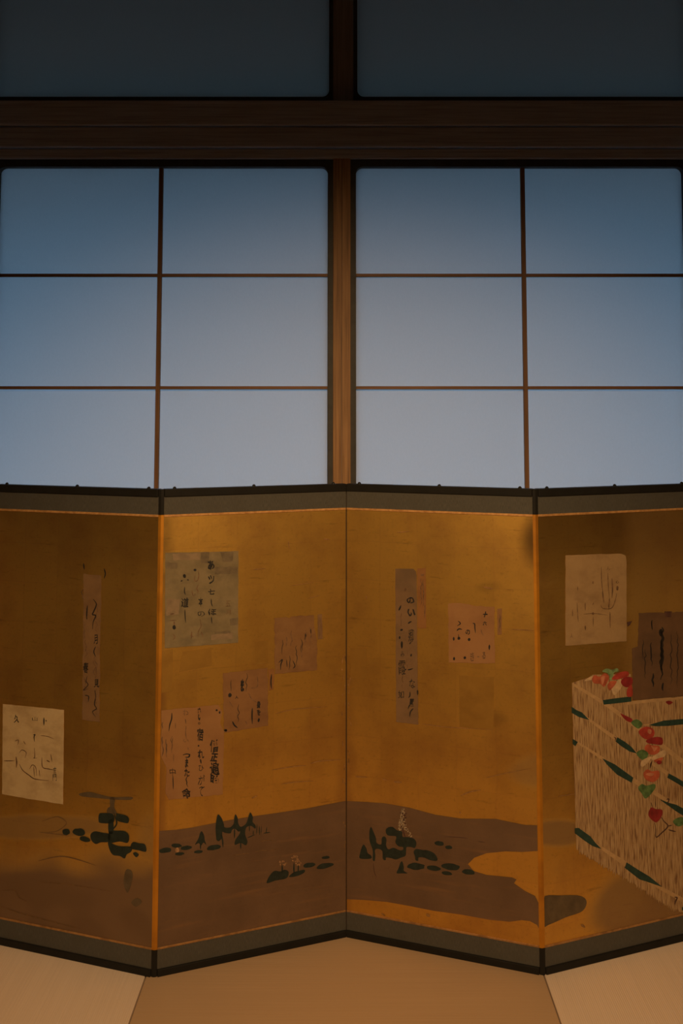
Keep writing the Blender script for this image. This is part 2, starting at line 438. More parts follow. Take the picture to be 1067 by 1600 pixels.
def wash(p, lx, z):
    """(earth wash, dark stain plus painted dimming, rubbed patch) of the painting at one spot"""
    u, v = proj(p, lx, z)
    n = noise.noise(Vector((lx * 9, z * 16, p.i * 7.3))) ; n2 = noise.noise(Vector((lx * 40, z * 40, p.i * 3.1)))
    e = d = r = 0.0
    if p.i == 1:
        e = 0.95 * smooth(1316, 1372, v + 18 * n)
        e = max(e, 0.65 * smooth(0, 0.35, blob(u, v, 60, 1292, 130, 24) + 0.1 * n))
        e = max(e, 0.5 * smooth(0, 0.7, blob(u, v, 236, 1315, 34, 60)))
        d = 0.30 * smooth(1330, 1420, v) * smooth(0.0, 0.5, n + 0.25)
        d = max(d, 0.30 * smooth(950, 780, v))  # light falloff towards the panel top, painted into the gold
    elif p.i == 2:
        d = 0.75 * smooth(274, 252, u + 10 * n) * smooth(1020, 860, v) * (0.6 + 0.4 * n2)
        d = max(d, 0.35 * smooth(255, 248, u))
        r = 0.55 * smooth(262, 256, u) * smooth(1000, 1080, v)
        r = max(r, 0.5 * smooth(520, 536, u + 8 * n) * smooth(1000, 1250, v))
    elif p.i == 3:
        d = 0.8 * smooth(0.0, 0.9, blob(u, v, 834, 838, 30, 70) + 0.15 * n)
        d = max(d, 0.25 * smooth(0, 0.9, blob(u, v, 772, 1122, 30, 22) + 0.2 * n2))
        d = max(d, 0.2 * smooth(0.0, 0.8, blob(u, v, 763, 918, 26, 12) + 0.2 * n2))
        e = 0.5 * smooth(0.1, 0.6, blob(u, v, 838, 1205, 60, 40) + 0.2 * n)
        r = 0.5 * smooth(558, 545, u + 8 * n) * smooth(1000, 1250, v)
    elif p.i == 4:
        e = 0.75 * smooth(0.02, 0.4, blob(u, v, 870, 1302, 62, 26) + 0.1 * n)
        e = max(e, 0.75 * smooth(0.0, 0.45, blob(u, v, 1010, 1420, 110, 85) + 0.15 * n))
        e = max(e, 0.35 * smooth(1180, 1080, v + 40 * n) * smooth(960, 1000, u))
        d = 0.45 * smooth(960, 800, v)  # painted dimming of the upper panel, where the lamp's cone fades
    elif p.i in (0, 5):
        e = 0.85 * smooth(0.42, 0.34, z + 0.03 * n)
    return (e, d, r)

def face_mesh(p):
    nx, nz = 90, 190
    z0, z1 = ZG1, ZH0
    vs, fs, cols = [], [], []
    for j in range(nz + 1):
        z = z0 + (z1 - z0) * j / nz
        for i in range(nx + 1):
            x = p.l + (p.r - p.l) * i / nx
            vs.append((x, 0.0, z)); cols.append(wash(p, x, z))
    for j in range(nz):
        for i in range(nx):
            q = j * (nx + 1) + i
            fs.append((q, q + 1, q + nx + 2, q + nx + 1))
    me = bpy.data.meshes.new('gold_face'); me.from_pydata(vs, [], fs)
    at = me.color_attributes.new('wash', 'FLOAT_COLOR', 'POINT')
    at.data.foreach_set('color', [c for col in cols for c in (*col, 1.0)])
    return me

STUD_UV = {1: (10, 120, 232), 2: (273, 397, 521), 3: (561, 686, 812), 4: (855, 961, 1066)}
def stud_me():
    bm = bmesh.new(); bmesh.ops.create_uvsphere(bm, u_segments=10, v_segments=6, radius=1.0)
    for v in bm.verts: v.co = Vector((v.co.x * 0.0052, v.co.y * 0.0052, max(0, v.co.z) * 0.0062))
    me = bpy.data.meshes.new('stud'); bm.to_mesh(me); bm.free(); me.materials.append(M['black_lacquer']); return me
STUD = stud_me()
for p in panels:
    l, r = p.l, p.r
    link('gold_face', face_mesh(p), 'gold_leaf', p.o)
    box('cloth_border', 'brocade', (l, r, -0.0012, 0.0005, ZT0, ZT1), p.o)
    box('cloth_border', 'brocade', (l, r, -0.0012, 0.0005, ZB0, ZB1), p.o)
    box('gilt_line', 'gilt_edge', (l, r, -0.0020, 0.0005, ZH0, ZH1), p.o, 0.0006)
    box('gilt_line', 'gilt_lower', (l, r, -0.0020, 0.0005, ZG0, ZG1), p.o, 0.0006)
    el = -0.0008 if l < 0.003 else 0.0035
    er = 0.0008 if r > p.W - 0.003 else -0.0035
    box('rail', 'black_lacquer', (l - 0.0, r, -0.0060, T, ZT1, H), p.o, 0.002, 2)
    box('rail', 'black_lacquer', (l - 0.0, r, -0.0060, T, 0.0, ZB0), p.o, 0.002, 2)
    us = [loc(p, u, 762)[0] for u in STUD_UV[p.i]] if p.i in STUD_UV else [0.04, p.W / 2, p.W - 0.04]
    for u in us:
        o = bpy.data.objects.new('stud', STUD); COL.objects.link(o); o.parent = p.o
        o.location = (max(l + 0.006, min(r - 0.006, u)), 0.002, H - 0.0006)
# hinge strips on the folds that point to the viewer
# dark hinge paper added behind the folds that point away, blocking light leaks
for k in (1, 3, 5):
    pl, pr = panels[k - 1], panels[k]
    Fp = Vector((*FOLDS[k], 0))
    L_, R_ = Fp - pl.a * 0.007, Fp + pr.a * 0.007
    ring = [L_ + pl.back * 0.0172, Fp + Vector((0, 0.0172, 0)), R_ + pr.back * 0.0172, R_ + pr.back * 0.0182, Fp + Vector((0, 0.0200, 0)), L_ + pl.back * 0.0182]
    ring[0] = L_ + pl.back * 0.0161; ring[2] = R_ + pr.back * 0.0161
    vs = [(v.x, v.y, z) for z in (0.003, H - 0.003) for v in ring]
    fs = [tuple(range(6)), tuple(range(11, 5, -1))] + [(i, i + 6, (i + 1) % 6 + 6, (i + 1) % 6) for i in range(6)]
    me = bpy.data.meshes.new('hinge_paper'); me.from_pydata(vs, [], fs)
    bm = bmesh.new(); bm.from_mesh(me); bmesh.ops.recalc_face_normals(bm, faces=bm.faces); bm.to_mesh(me); bm.free()
    link('hinge_paper', me, 'board_core', screen, Matrix.Translation(-screen.location))
for k in (0, 2, 4, 6):
    pr = panels[k] if k < 6 else None; pl = panels[k - 1] if k > 0 else None
    pts = []
    q = (pr or pl)
    Fp = Vector((*FOLDS[k], 0))
    left = Fp + ((pl.A + pl.a * pl.r) - Fp if pl else Vector((-0.0072, 0.003, 0)))
    right = Fp + ((pr.A + pr.a * pr.l) - Fp if pr else Vector((0.0072, 0.003, 0)))
    def prism(name, z0, z1, mat, fwd):
        f1 = Vector((0, -fwd, 0))
        pts = [left + Vector((0, 0.009, 0)), left + f1, (left + right) / 2 + f1 * 1.0 + Vector((0, -0.0022, 0)), right + f1, right + Vector((0, 0.009, 0))]
        n = len(pts)
        vs = [(v.x, v.y, z) for z in (z0, z1) for v in pts]
        fs = [tuple(range(n)), tuple(range(2 * n - 1, n - 1, -1))] + [(i, i + n, (i + 1) % n + n, (i + 1) % n) for i in range(n)]
        me = bpy.data.meshes.new(name); me.from_pydata(vs, [], fs)
        bm = bmesh.new(); bm.from_mesh(me); bmesh.ops.recalc_face_normals(bm, faces=bm.faces); bm.to_mesh(me); bm.free()
        return link(name, me, mat, screen, Matrix.Translation(-screen.location))
    prism('hinge_strip', ZG0, ZH1, 'hinge_gold', 0.0008)
    prism('hinge_cap', 0.0, ZG0, 'black_lacquer', 0.0022)
    prism('hinge_cap', ZH1, H - 0.0005, 'black_lacquer', 0.0022)

# ------------------------------------------------------------------ painting and pasted sheets
def catmull(pts, closed=True, sub=5):
    n = len(pts); out = []
    rng = range(n) if closed else range(n - 1)
    for i in rng:
        if closed: p0, p1, p2, p3 = (pts[(i + k) % n] for k in (-1, 0, 1, 2))
        else: p0, p1, p2, p3 = pts[max(i - 1, 0)], pts[i], pts[i + 1], pts[min(i + 2, n - 1)]
        for s in range(sub):
            t = s / sub
            out.append(tuple(0.5 * ((2 * p1[c]) + (-p0[c] + p2[c]) * t + (2 * p0[c] - 5 * p1[c] + 4 * p2[c] - p3[c]) * t * t
                                    + (-p0[c] + 3 * p1[c] - 3 * p2[c] + p3[c]) * t ** 3) for c in (0, 1)))
    if not closed: out.append(pts[-1])
    return out
def z2p(off, sc, pts): return [(off[0] + x / sc, off[1] + y / sc) for x, y in pts]
def ragged(pts, step, amp, seed):
    """straight outline broken into short steps with a slightly torn edge"""
    rnd = random.Random(seed); out = []
    n = len(pts)
    for i in range(n):
        (x0, y0), (x1, y1) = pts[i], pts[(i + 1) % n]
        L = math.hypot(x1 - x0, y1 - y0); m = max(1, int(L / step))
        for k in range(m):
            t = k / m
            j = 0 if k == 0 else amp
            out.append((x0 + (x1 - x0) * t + rnd.uniform(-j, j), y0 + (y1 - y0) * t + rnd.uniform(-j, j)))
    return out
class Art:
    """collects flat shapes that belong to one painted or pasted part of a panel"""
    def __init__(s, p): s.p, s.v, s.f = p, [], []
    def clip(s, q):
        return (min(max(q[0], s.p.l + 0.0005), s.p.r - 0.0005), min(max(q[1], ZG1 + 0.0005), ZH0 - 0.0005))
    def poly(s, pts, layer):
        q = [s.clip(loc(s.p, *c)) for c in pts]
        tri = tessellate_polygon([[Vector((x, 0, z)) for x, z in q]])
        b = len(s.v); n = len(q); y = -layer
        s.v += [(x, y, z) for x, z in q] + [(x, y + 0.00025, z) for x, z in q]
        s.f += [(b + i, b + j, b + k) for i, j, k in tri]
        s.f += [(b + i, b + (i + 1) % n, b + n + (i + 1) % n, b + n + i) for i in range(n)]
    def oval(s, cu, cv, ru, rv, ang, layer, seed=0):
        rnd = random.Random(seed + int(cu * 7 + cv)); a = math.radians(ang); pts = []
        for k in range(14):
            t = k / 14 * math.tau; m = 1 + rnd.uniform(-0.09, 0.09)
            x, y = ru * m * math.cos(t), rv * m * math.sin(t)
            pts.append((cu + x * math.cos(a) - y * math.sin(a), cv + x * math.sin(a) + y * math.cos(a)))
        s.poly(catmull(pts, True, 2), layer)
    def stroke(s, pts, w, layer, taper=(0.35, 0.25), sub=6):
        c = catmull(pts, False, sub) if len(pts) > 2 else [(pts[0][0] + (pts[1][0] - pts[0][0]) * k / 4, pts[0][1] + (pts[1][1] - pts[0][1]) * k / 4) for k in range(5)]
        n = len(c); L, R = [], []
        for i, (x, y) in enumerate(c):
            x0, y0 = c[max(i - 1, 0)]; x1, y1 = c[min(i + 1, n - 1)]
            d = math.hypot(x1 - x0, y1 - y0) or 1
            t = i / (n - 1)
            ww = w / 2 * (taper[0] + (1 - taper[0]) * min(1, t * 4)) * (taper[1] + (1 - taper[1]) * min(1, (1 - t) * 3))
            nx, ny = -(y1 - y0) / d * ww, (x1 - x0) / d * ww
            L.append((x + nx, y + ny)); R.append((x - nx, y - ny))
        b = len(s.v); y = -layer
        for q in L + R:
            x, z = s.clip(loc(s.p, *q)); s.v.append((x, y, z))
        s.f += [(b + i, b + i + 1, b + n + i + 1, b + n + i) for i in range(n - 1)]
    def glyph(s, ch, cu, cv, wd, ht, layer, bold=0.0, slant=0.0):
        vs, fs = glyph_mesh(ch, bold)
        b = len(s.v); ph = cu * 0.7 + cv * 1.3
        for x, y in vs:
            jx = 0.045 * math.sin(7 * y + ph) + 0.02 * math.sin(23 * x + ph); jy = 0.04 * math.sin(8 * x + ph * 2)
            u = cu + (x + jx + slant * y) * wd; v = cv - (y + jy) * ht
            lx, z = s.clip(loc(s.p, u, v)); s.v.append((lx, -layer, z))
        s.f += [tuple(b + k for k in f) for f in fs]
    def squiggle(s, u, v0, v1, amp, w, layer, seed):
        rnd = random.Random(seed); n = max(3, int((v1 - v0) / 4.5)); pts = []
        for k in range(n + 1):
            pts.append((u + rnd.uniform(-amp, amp) * (1 if k % 2 else -0.6), v0 + (v1 - v0) * k / n + rnd.uniform(-0.8, 0.8)))
        s.stroke(pts, w, layer, sub=5)
    def done(s, name, mat, label=None, stuff=False):
        me = bpy.data.meshes.new(name); me.from_pydata(s.v, [], s.f)
        bm = bmesh.new(); bm.from_mesh(me)
        for f in bm.faces:
            if f.normal.y > 0.5: f.normal_flip()
        bm.to_mesh(me); bm.free()
        o = link(name, me, mat, s.p.o)
        if label: o['label'] = label
        if stuff or name in STUFF: o['kind'] = 'stuff'   # strokes and dabs too fine to pick apart
        return o
STUFF = ('ink_writing', 'faded_writing', 'scuff_marks', 'painted_blossom', 'painted_wave_lines', 'painted_ripples', 'painted_trunk', 'vine', 'leaf_highlight')
_GL = {}
def glyph_mesh(ch, bold):
    key = (ch, bold)
    if key in _GL: return _GL[key]
    c = bpy.data.curves.new('glyph', 'FONT'); c.body = ch; c.resolution_u = 3; c.offset = bold
    o = bpy.data.objects.new('glyph', c); COL.objects.link(o)
    bpy.context.view_layer.update()
    ev = o.evaluated_get(bpy.context.evaluated_depsgraph_get()); m = ev.to_mesh()
    xs = [v.co.x for v in m.vertices]; ys = [v.co.y for v in m.vertices]
    x0, x1, y0, y1 = min(xs), max(xs), min(ys), max(ys)
    dx, dy = max(x1 - x0, 1e-4), max(y1 - y0, 1e-4)
    vs = [((v.co.x - (x0 + x1) / 2) / dx, (v.co.y - (y0 + y1) / 2) / dy) for v in m.vertices]
    fs = [tuple(p.vertices) for p in m.polygons]
    ev.to_mesh_clear(); bpy.data.objects.remove(o); bpy.data.curves.remove(c)
    _GL[key] = (vs, fs); return _GL[key]

P1, P2, P3, P4 = panels[1:5]
L0, L1, L2, L3, L4 = 0.0005, 0.0008, 0.0011, 0.0014, 0.0017
def part(p, name, mat, polys=(), ovals=(), strokes=(), layer=L1, label=None, curve=True):
    if name in STUFF:
        a = Art(p)
        for q in polys: a.poly(catmull(q, True, 5) if curve else q, layer)
        for q in ovals: a.oval(*q, layer)
        for q, w in strokes: a.stroke(q, w, layer)
        return a.done(name, mat, label)
    def one(f, nm=name):              # every painted shape is a part of its own
        a = Art(p); f(a); a.done(nm, mat, label)
    for q in polys: one(lambda a: a.poly(catmull(q, True, 5) if curve else q, layer))
    for q in ovals: one(lambda a: a.oval(*q, layer))
    for q, w in strokes: one(lambda a: a.stroke(q, w, layer), 'painted_stem')
def sheet(p, mat, pts, label, layer=L2, name='calligraphy_sheet', seed=1, amp=0.35):
    a = Art(p); a.poly(ragged(pts, 6, amp, seed), layer); return a.done(name, mat, label)

# --- leftmost visible panel
Z = lambda pts: z2p((30, 1225), 5.081, pts)
part(P1, 'painted_mist', 'mist_grey', [Z([(480, 75), (560, 63), (640, 82), (740, 103), (890, 103), (880, 125), (740, 122), (640, 112), (500, 97)])], label='grey mist bar over the pine')
part(P1, 'painted_mist', 'mist_grey', [Z([(722, 110), (760, 110), (755, 180), (772, 235), (700, 225), (705, 190), (722, 175)])])
for q in ([(635, 240), (660, 230), (745, 238), (748, 305), (650, 308), (632, 290)],
          [(770, 235), (790, 235), (850, 250), (872, 275), (865, 308), (830, 305), (780, 287)],
          [(568, 400), (600, 375), (660, 385), (722, 400), (718, 455), (650, 462), (610, 475), (575, 445)],
          [(716, 378), (780, 370), (840, 375), (872, 410), (862, 465), (800, 455), (716, 462)],
          [(708, 455), (750, 478), (800, 493), (890, 498), (890, 535), (855, 558), (838, 590), (800, 570), (745, 560), (715, 510)],
          [(885, 490), (905, 460), (950, 468), (1000, 480), (1008, 535), (950, 525), (890, 512)],
          [(905, 550), (925, 540), (950, 560), (930, 580)], [(712, 295), (745, 285), (748, 385), (712, 385)]):
    part(P1, 'pine_bough', 'pine_green', [Z(q)], layer=L2)
part(P1, 'pine_bough', 'pine_green', strokes=[(Z([(740, 365), (775, 310), (752, 225)]), 2.2)], layer=L2)
part(P1, 'painted_rock', 'pine_green', ovals=[(103.6, 1299.6, 6, 4.8, 5), (123.5, 1300, 10, 5.8, 4), (133, 1311, 8.5, 4.2, 14)], layer=L2)
part(P1, 'painted_leaf', 'mist_grey', [Z([(830, 760), (850, 680), (892, 690), (900, 750), (865, 860), (838, 820)]), Z([(890, 940), (935, 905), (975, 935), (930, 972)])], layer=L1)
part(P1, 'painted_wave_lines', 'ripple_brown', strokes=[([(0, 1392), (22, 1391), (30, 1402), (42, 1408)], 1.4), ([(2, 1416), (30, 1426), (70, 1437), (128, 1452)], 1.3), ([(62, 1378), (110, 1382), (175, 1393)], 1.3), ([(60, 1345), (100, 1338), (150, 1352)], 1.6), ([(66, 1283), (90, 1276), (104, 1286), (90, 1298), (76, 1300)], 1.2), ([(62, 1300), (105, 1305)], 1.2)])
sheet(P1, 'sheet_pale', [(4.8, 1099.8), (55, 1104.6), (100.4, 1109), (99.6, 1180), (98.8, 1256.5), (50, 1248.8), (3.7, 1240.6)], 'pale square sheet with sparse writing', seed=3)
Z = lambda pts: z2p((0, 1095), 9.41, pts)
o = Art(P1)
o.glyph('久', 26.5, 1123, 8, 13, L3, 0.02); o.glyph('山', 55, 1123, 8, 6, L3); o.stroke(Z([(650, 245), (650, 360)]), 2.0, L3); o.oval(72.5, 1126, 0.8, 1.2, 0, L3)
o.stroke(Z([(490, 500), (520, 495), (505, 530), (512, 600)]), 1.6, L3); o.glyph('言', 86, 1204, 5, 12, L3); o.glyph('門', 86, 1215, 6.5, 10, L3)
o.done('ink_writing', 'ink')
o = Art(P1)
for q, w in ([[(225, 590), (275, 575), (265, 650)], 1.2], [[(240, 820), (250, 900), (245, 980)], 2.2], [[(290, 930), (340, 1020), (430, 1090), (500, 1140), (600, 1160), (720, 1170)], 1.6],
             [[(440, 1000), (480, 940), (530, 980), (540, 1100)], 1.3], [[(500, 960), (510, 1120)], 1.2], [[(580, 1010), (590, 1110)], 1.0], [[(620, 830), (630, 970), (720, 1000), (830, 1020)], 1.5],
             [[(510, 690), (515, 820), (500, 840), (550, 840)], 1.2], [[(350, 590), (380, 640)], 1.2], [[(600, 510), (700, 520), (800, 560)], 1.0], [[(750, 780), (770, 900)], 1.3], [[(60, 880), (220, 880)], 1.5], [[(290, 760), (330, 720), (390, 760), (370, 840)], 1.2], [[(690, 870), (740, 900)], 2.0]):
    o.stroke(Z(q), w, L3)
o.done('faded_writing', 'ink_faded')
sheet(P1, 'sheet_faint', [(131, 896), (158, 899), (159, 920), (157, 1000), (156, 1128), (129, 1124), (130, 1000)], 'narrow worn strip blending into the gold', name='calligraphy_strip', seed=5, amp=0.7)
o = Art(P1)
o.glyph('月', 150, 999, 6, 15, L3, 0.01); o.glyph('春', 134.5, 1043, 8, 17, L3, 0.02); o.glyph('見', 151, 1067, 8, 13, L3, 0.02)
for q, w in ([[(146, 936), (151, 944), (147, 955), (145, 960), (150, 962), (146, 972), (145, 983)], 2.0], [[(150, 1010), (147, 1018), (150, 1026)], 1.6], [[(148, 1078), (150, 1088), (148, 1100), (151, 1107), (145, 1112), (150, 1120)], 1.5],
             [[(137, 946), (136, 958), (136, 968)], 2.0], [[(137, 1056), (135, 1064), (138, 1070), (131, 1078), (138, 1076)], 1.2], [[(133, 1086), (139, 1088), (138, 1097)], 1.5], [[(131, 880), (132, 890)], 2.0], [[(163, 888), (165, 896), (163, 904)], 1.8]):
    o.stroke(q, w, L3)
o.done('ink_writing', 'ink')
o = Art(P1)
for k, (u, v0, v1) in enumerate([(134, 975, 1000), (135, 998, 1030), (148, 1028, 1060), (130, 920, 938)]): o.squiggle(u, v0, v1, 3, 1.5, L3, 40 + k)
for k, (u, v0, v1) in enumerate([(135, 945, 972), (151, 940, 992), (150, 1024, 1060), (134, 1052, 1082), (150, 1076, 1122), (136, 1084, 1100)]): o.squiggle(u, v0, v1, 2.6, 1.3, L3, 150 + k)
o.done('faded_writing', 'ink_faded')

# --- second visible panel
ground2 = [(244, 1299), (275, 1296.5), (300, 1293), (330, 1287), (360, 1281), (395, 1275.5), (434, 1270), (480, 1263), (515, 1256), (543, 1251)]
part(P2, 'painted_ground', 'earth_pigment', [ground2 + [(543, 1432), (400, 1462), (236, 1500)]], layer=L1, curve=False, label='brown painted earth')
Z = lambda pts: z2p((244, 1250), 5.616, pts)
def ZO(q, off=(244, 1250), sc=5.616): return (off[0] + q[0] / sc, off[1] + q[1] / sc, q[2] / sc, q[3] / sc, q[4])
o = Art(P2)
o.poly(catmull(Z([(525, 330), (520, 240), (530, 160), (545, 125), (575, 160), (593, 210), (600, 238), (640, 240), (662, 228), (680, 200), (685, 150), (697, 125), (715, 160), (718, 200), (737, 232), (762, 226), (790, 200), (810, 140), (826, 108), (848, 150), (845, 190), (870, 220), (868, 250), (830, 225), (790, 240), (780, 300), (800, 360), (785, 395), (740, 375), (690, 392), (693, 350), (728, 300), (735, 272), (720, 275), (690, 250), (665, 260), (650, 290), (600, 285), (580, 278), (575, 330), (550, 358), (530, 350)]), True, 4), L3)
o.done('painted_cypress', 'pine_green', 'row of dark cypress trees')
o = Art(P2)
for q, w in ([[(572, 300), (582, 360), (585, 415)], 2.2], [[(687, 250), (685, 335)], 2.0], [[(740, 370), (740, 428)], 2.0], [[(817, 220), (817, 275)], 1.5], [[(850, 305), (852, 265)], 1.4], [[(880, 300), (884, 208)], 1.2], [[(905, 305), (903, 225)], 1.6], [[(918, 300), (922, 225)], 1.0], [[(963, 290), (970, 235)], 1.2], [[(940, 290), (1000, 280)], 1.5], [[(800, 330), (870, 300)], 1.2]):
    o.stroke(Z(q), w, L3)
o.done('painted_grass', 'pine_green', 'thin trunks and grass blades under the cypress row', True)
part(P2, 'painted_cypress', 'pine_green', [Z([(340, 390), (370, 335), (383, 290), (400, 273), (420, 310), (425, 350), (438, 390), (414, 372), (395, 395), (370, 377)])], strokes=[(Z([(388, 380), (388, 432)]), 2.0)], layer=L3, label='small lone cypress')
part(P2, 'painted_rock', 'pine_green', ovals=[ZO(q) for q in ((80, 440, 55, 22, -8), (178, 398, 45, 18, 0), (262, 418, 50, 18, -8), (370, 452, 40, 14, -5), (205, 470, 42, 14, -5), (505, 415, 62, 23, -12))], layer=L3)
part(P2, 'painted_blossom', 'blossom_tan', ovals=[ZO((185, 440, 16, 24, 0))], layer=L2)
Z = lambda pts: z2p((400, 1320), 6.669, pts)
part(P2, 'painted_rock', 'pine_green', [Z([(108, 388), (140, 320), (190, 270), (250, 275), (300, 258), (338, 280), (330, 330), (290, 355), (200, 370), (130, 395)]), Z([(342, 328), (390, 285), (440, 270), (502, 258), (502, 285), (450, 315), (380, 332)])],
     [ZO(q, (400, 1320), 6.669) for q in ((552, 210, 64, 25, -8), (715, 217, 88, 28, -12), (727, 130, 42, 15, -6))],
     [(Z([(272, 290), (270, 205)]), 2.6), (Z([(393, 290), (393, 185)]), 2.4), (Z([(437, 280), (439, 205)]), 2.0)], layer=L3, label='dark rocks with short stems')
o = Art(P2); rnd = random.Random(5)
for k in range(46):
    cx, cy, rx, ry = ((275, 190, 42, 24), (400, 145, 50, 32), (440, 190, 30, 25))[k % 3]
    t = rnd.uniform(0, math.tau); rr = rnd.uniform(0.55, 1)
    q = Z([(cx + rx * rr * math.cos(t), cy + ry * rr * math.sin(t))])[0]
    o.oval(q[0], q[1], rnd.uniform(0.8, 1.6), rnd.uniform(0.6, 1.0), rnd.uniform(0, 90), L2, k)
o.done('painted_blossom', 'blossom_tan')
part(P2, 'painted_ripples', 'ripple_brown', strokes=[(z2p((244, 1250), 5.616, q), 1.1) for q in ([(905, 365), (970, 352), (1040, 358)], [(865, 455), (930, 440), (1000, 446)], [(1000, 440), (1080, 425)], [(660, 490), (760, 470), (820, 466)])], layer=L2)
sheet(P2, 'sheet_grey', [(257.9, 863.5), (315, 862.5), (372.4, 861), (371.8, 1004), (315, 1008.5), (257.3, 1012.5)], 'greyish square sheet with scattered large characters', seed=8)
Z = lambda pts: z2p((250, 855), 8.208, pts)
mat_simple('mend_dark', (0.15, 0.112, 0.064), 0.7, 0.25, 45)
mat_simple('mend_light', (0.235, 0.165, 0.095), 0.7, 0.2, 45)
for m, q in (('mend_dark', [(520, 68), (630, 62), (620, 205), (525, 210)]), ('mend_dark', [(770, 62), (940, 58), (930, 180), (800, 185)]), ('mend_dark', [(70, 190), (220, 200), (215, 280), (75, 270)]), ('mend_dark', [(890, 920), (995, 900), (995, 1000), (895, 1005)]),
             ('mend_light', [(160, 85), (515, 75), (510, 160), (165, 170)]), ('mend_light', [(80, 660), (250, 665), (240, 860), (80, 880)]), ('mend_light', [(650, 1120), (930, 1090), (935, 1170), (655, 1190)]), ('mend_dark', [(690, 255), (995, 250), (990, 340), (700, 345)]), ('mend_dark', [(700, 1080), (900, 1070), (905, 1100), (700, 1112)])):
    a = Art(P2); a.poly(ragged(Z(q), 4, 0.8, len(q) + q[0][0]), L2 + 0.0001); a.done('mending_patch', m)
o = Art(P2)
o.glyph('あ', 329.5, 883, 10, 15, L3, 0.05); o.glyph('ツ', 330, 906, 10, 14, L3, 0.03); o.glyph('七', 330, 924.5, 11, 9, L3, 0.035); o.glyph('ほ', 331.5, 956, 12, 10, L3, 0.025)
o.stroke(Z([(655, 660), (658, 720), (672, 760)]), 1.6, L3); o.stroke(Z([(655, 890), (665, 980)]), 1.6, L3)
o.glyph('本', 313.5, 940, 7, 14, L3, 0.03); o.glyph('の', 314, 959, 11, 8, L3, 0.0)
o.oval(288, 900, 2.4, 3.2, -20, L3); o.oval(283.5, 907.5, 1.6, 1.0, -30, L3); o.oval(293.5, 906, 1.5, 1.0, 20, L3)
o.glyph('道', 288.5, 941.5, 12, 15, L3, 0.02); o.stroke(Z([(315, 510), (312, 570), (325, 610)]), 1.6, L3); o.stroke(Z([(318, 800), (320, 880), (328, 970)]), 1.6, L3)
o.oval(304.5, 890.5, 2.2, 2, 0, L3); o.oval(272, 980, 2.6, 3.6, 0, L3)
o.done('ink_writing', 'ink')
o = Art(P2)
for q, w in ([[(490, 300), (495, 370), (475, 430), (440, 420), (455, 330)], 1.4], [[(490, 480), (470, 530), (485, 560), (480, 590)], 1.5], [[(410, 550), (415, 600), (435, 630)], 1.5], [[(450, 590), (440, 630)], 1.0], [[(510, 920), (525, 1010), (490, 1080), (485, 1150)], 1.2], [[(525, 1080), (550, 1150)], 1.4], [[(405, 1080), (400, 1180)], 1.8], [[(390, 1130), (430, 1150)], 1.2], [[(160, 1110), (190, 1150), (160, 1190)], 1.4], [[(130, 860), (180, 850)], 2.0], [[(125, 940), (210, 935)], 1.4], [[(180, 950), (180, 1000)], 2]):
    o.stroke(Z(q), w, L3)
o.glyph('五', 356, 943, 8, 9, L3); o.glyph('月', 356.5, 956, 7, 7.5, L3)
o.done('faded_writing', 'ink_faded')
sheet(P2, 'sheet_rust', [(428.6, 965.6), (447, 964), (452, 966), (455, 963), (490, 960.7), (492, 985), (495, 1000), (495, 1046.8), (462, 1050), (429.4, 1053)], 'rust brown worn sheet high beside the centre fold', seed=11, amp=0.8)
sheet(P2, 'sheet_faint', [(496, 960), (503, 959.5), (504, 998), (496.5, 999)], 'thin slip on the rust sheet', name='title_slip', seed=12)
Z = lambda pts: z2p((340, 950), 6.097, pts)
o = Art(P2)
for k, (u, v0, v1) in enumerate([(455, 985, 1010), (447, 995, 1010), (470, 998, 1028), (477, 985, 1003), (485, 980, 1004), (499, 965, 996)]): o.squiggle(u, v0, v1, 1.6, 1.7, L3, 60 + k)
o.done('faded_writing', 'ink_faded')
o = Art(P2)
for q, w in ([[(580, 520), (615, 490), (600, 540), (598, 590)], 1.8], [[(655, 490), (660, 560)], 1.2], [[(715, 500), (735, 550), (715, 575)], 1.4], [[(885, 200), (888, 240)], 1.6], [[(835, 240), (832, 300)], 1.6]): o.stroke(Z(q), w, L3)
for k, (u, v0, v1) in enumerate([(441, 1000, 1022), (463, 1008, 1040), (471, 1000, 1016), (452, 1024, 1046)]): o.squiggle(u, v0, v1, 1.8, 1.0, L3, 130 + k)
o.done('ink_writing', 'ink')
sheet(P2, 'sheet_umber', [(348.2, 1051.7), (385, 1047.5), (417.9, 1043.5), (418.7, 1133.7), (385, 1139), (349.8, 1145)], 'brown worn sheet in the middle of the panel', seed=14, amp=0.6)
sheet(P2, 'slip_orange', [(419, 1046), (427.7, 1045), (427, 1077), (420, 1079)], 'thin slip on the brown sheet', name='title_slip', seed=15, amp=0.7)
o = Art(P2)
o.glyph('ま', 378.5, 1071, 5.5, 20, L3, 0.05); o.oval(359, 1086, 2.6, 3.4, 10, L3); o.glyph('人', 369.5, 1089, 5, 5, L3, 0.03)
o.glyph('身', 404, 1101, 6.5, 12, L3, 0.06); o.glyph('を', 404, 1113, 6, 9, L3, 0.04); o.oval(404, 1125, 1.6, 3, 10, L3); o.stroke([(394, 1106), (393.5, 1118), (394, 1131)], 2.2, L3)
o.squiggle(385, 1052, 1080, 1.8, 1.0, L3, 120); o.squiggle(372, 1100, 1128, 2.0, 1.0, L3, 121); o.squiggle(361, 1062, 1080, 1.6, 0.9, L3, 122)
o.oval(352, 1141, 2.4, 1.8, 0, L3); o.stroke([(363, 1127), (366, 1133), (371, 1137)], 2.4, L3); o.stroke([(424, 1053), (423, 1066), (424, 1076)], 2.0, L3)
o.done('ink_writing', 'ink')
o = Art(P2)
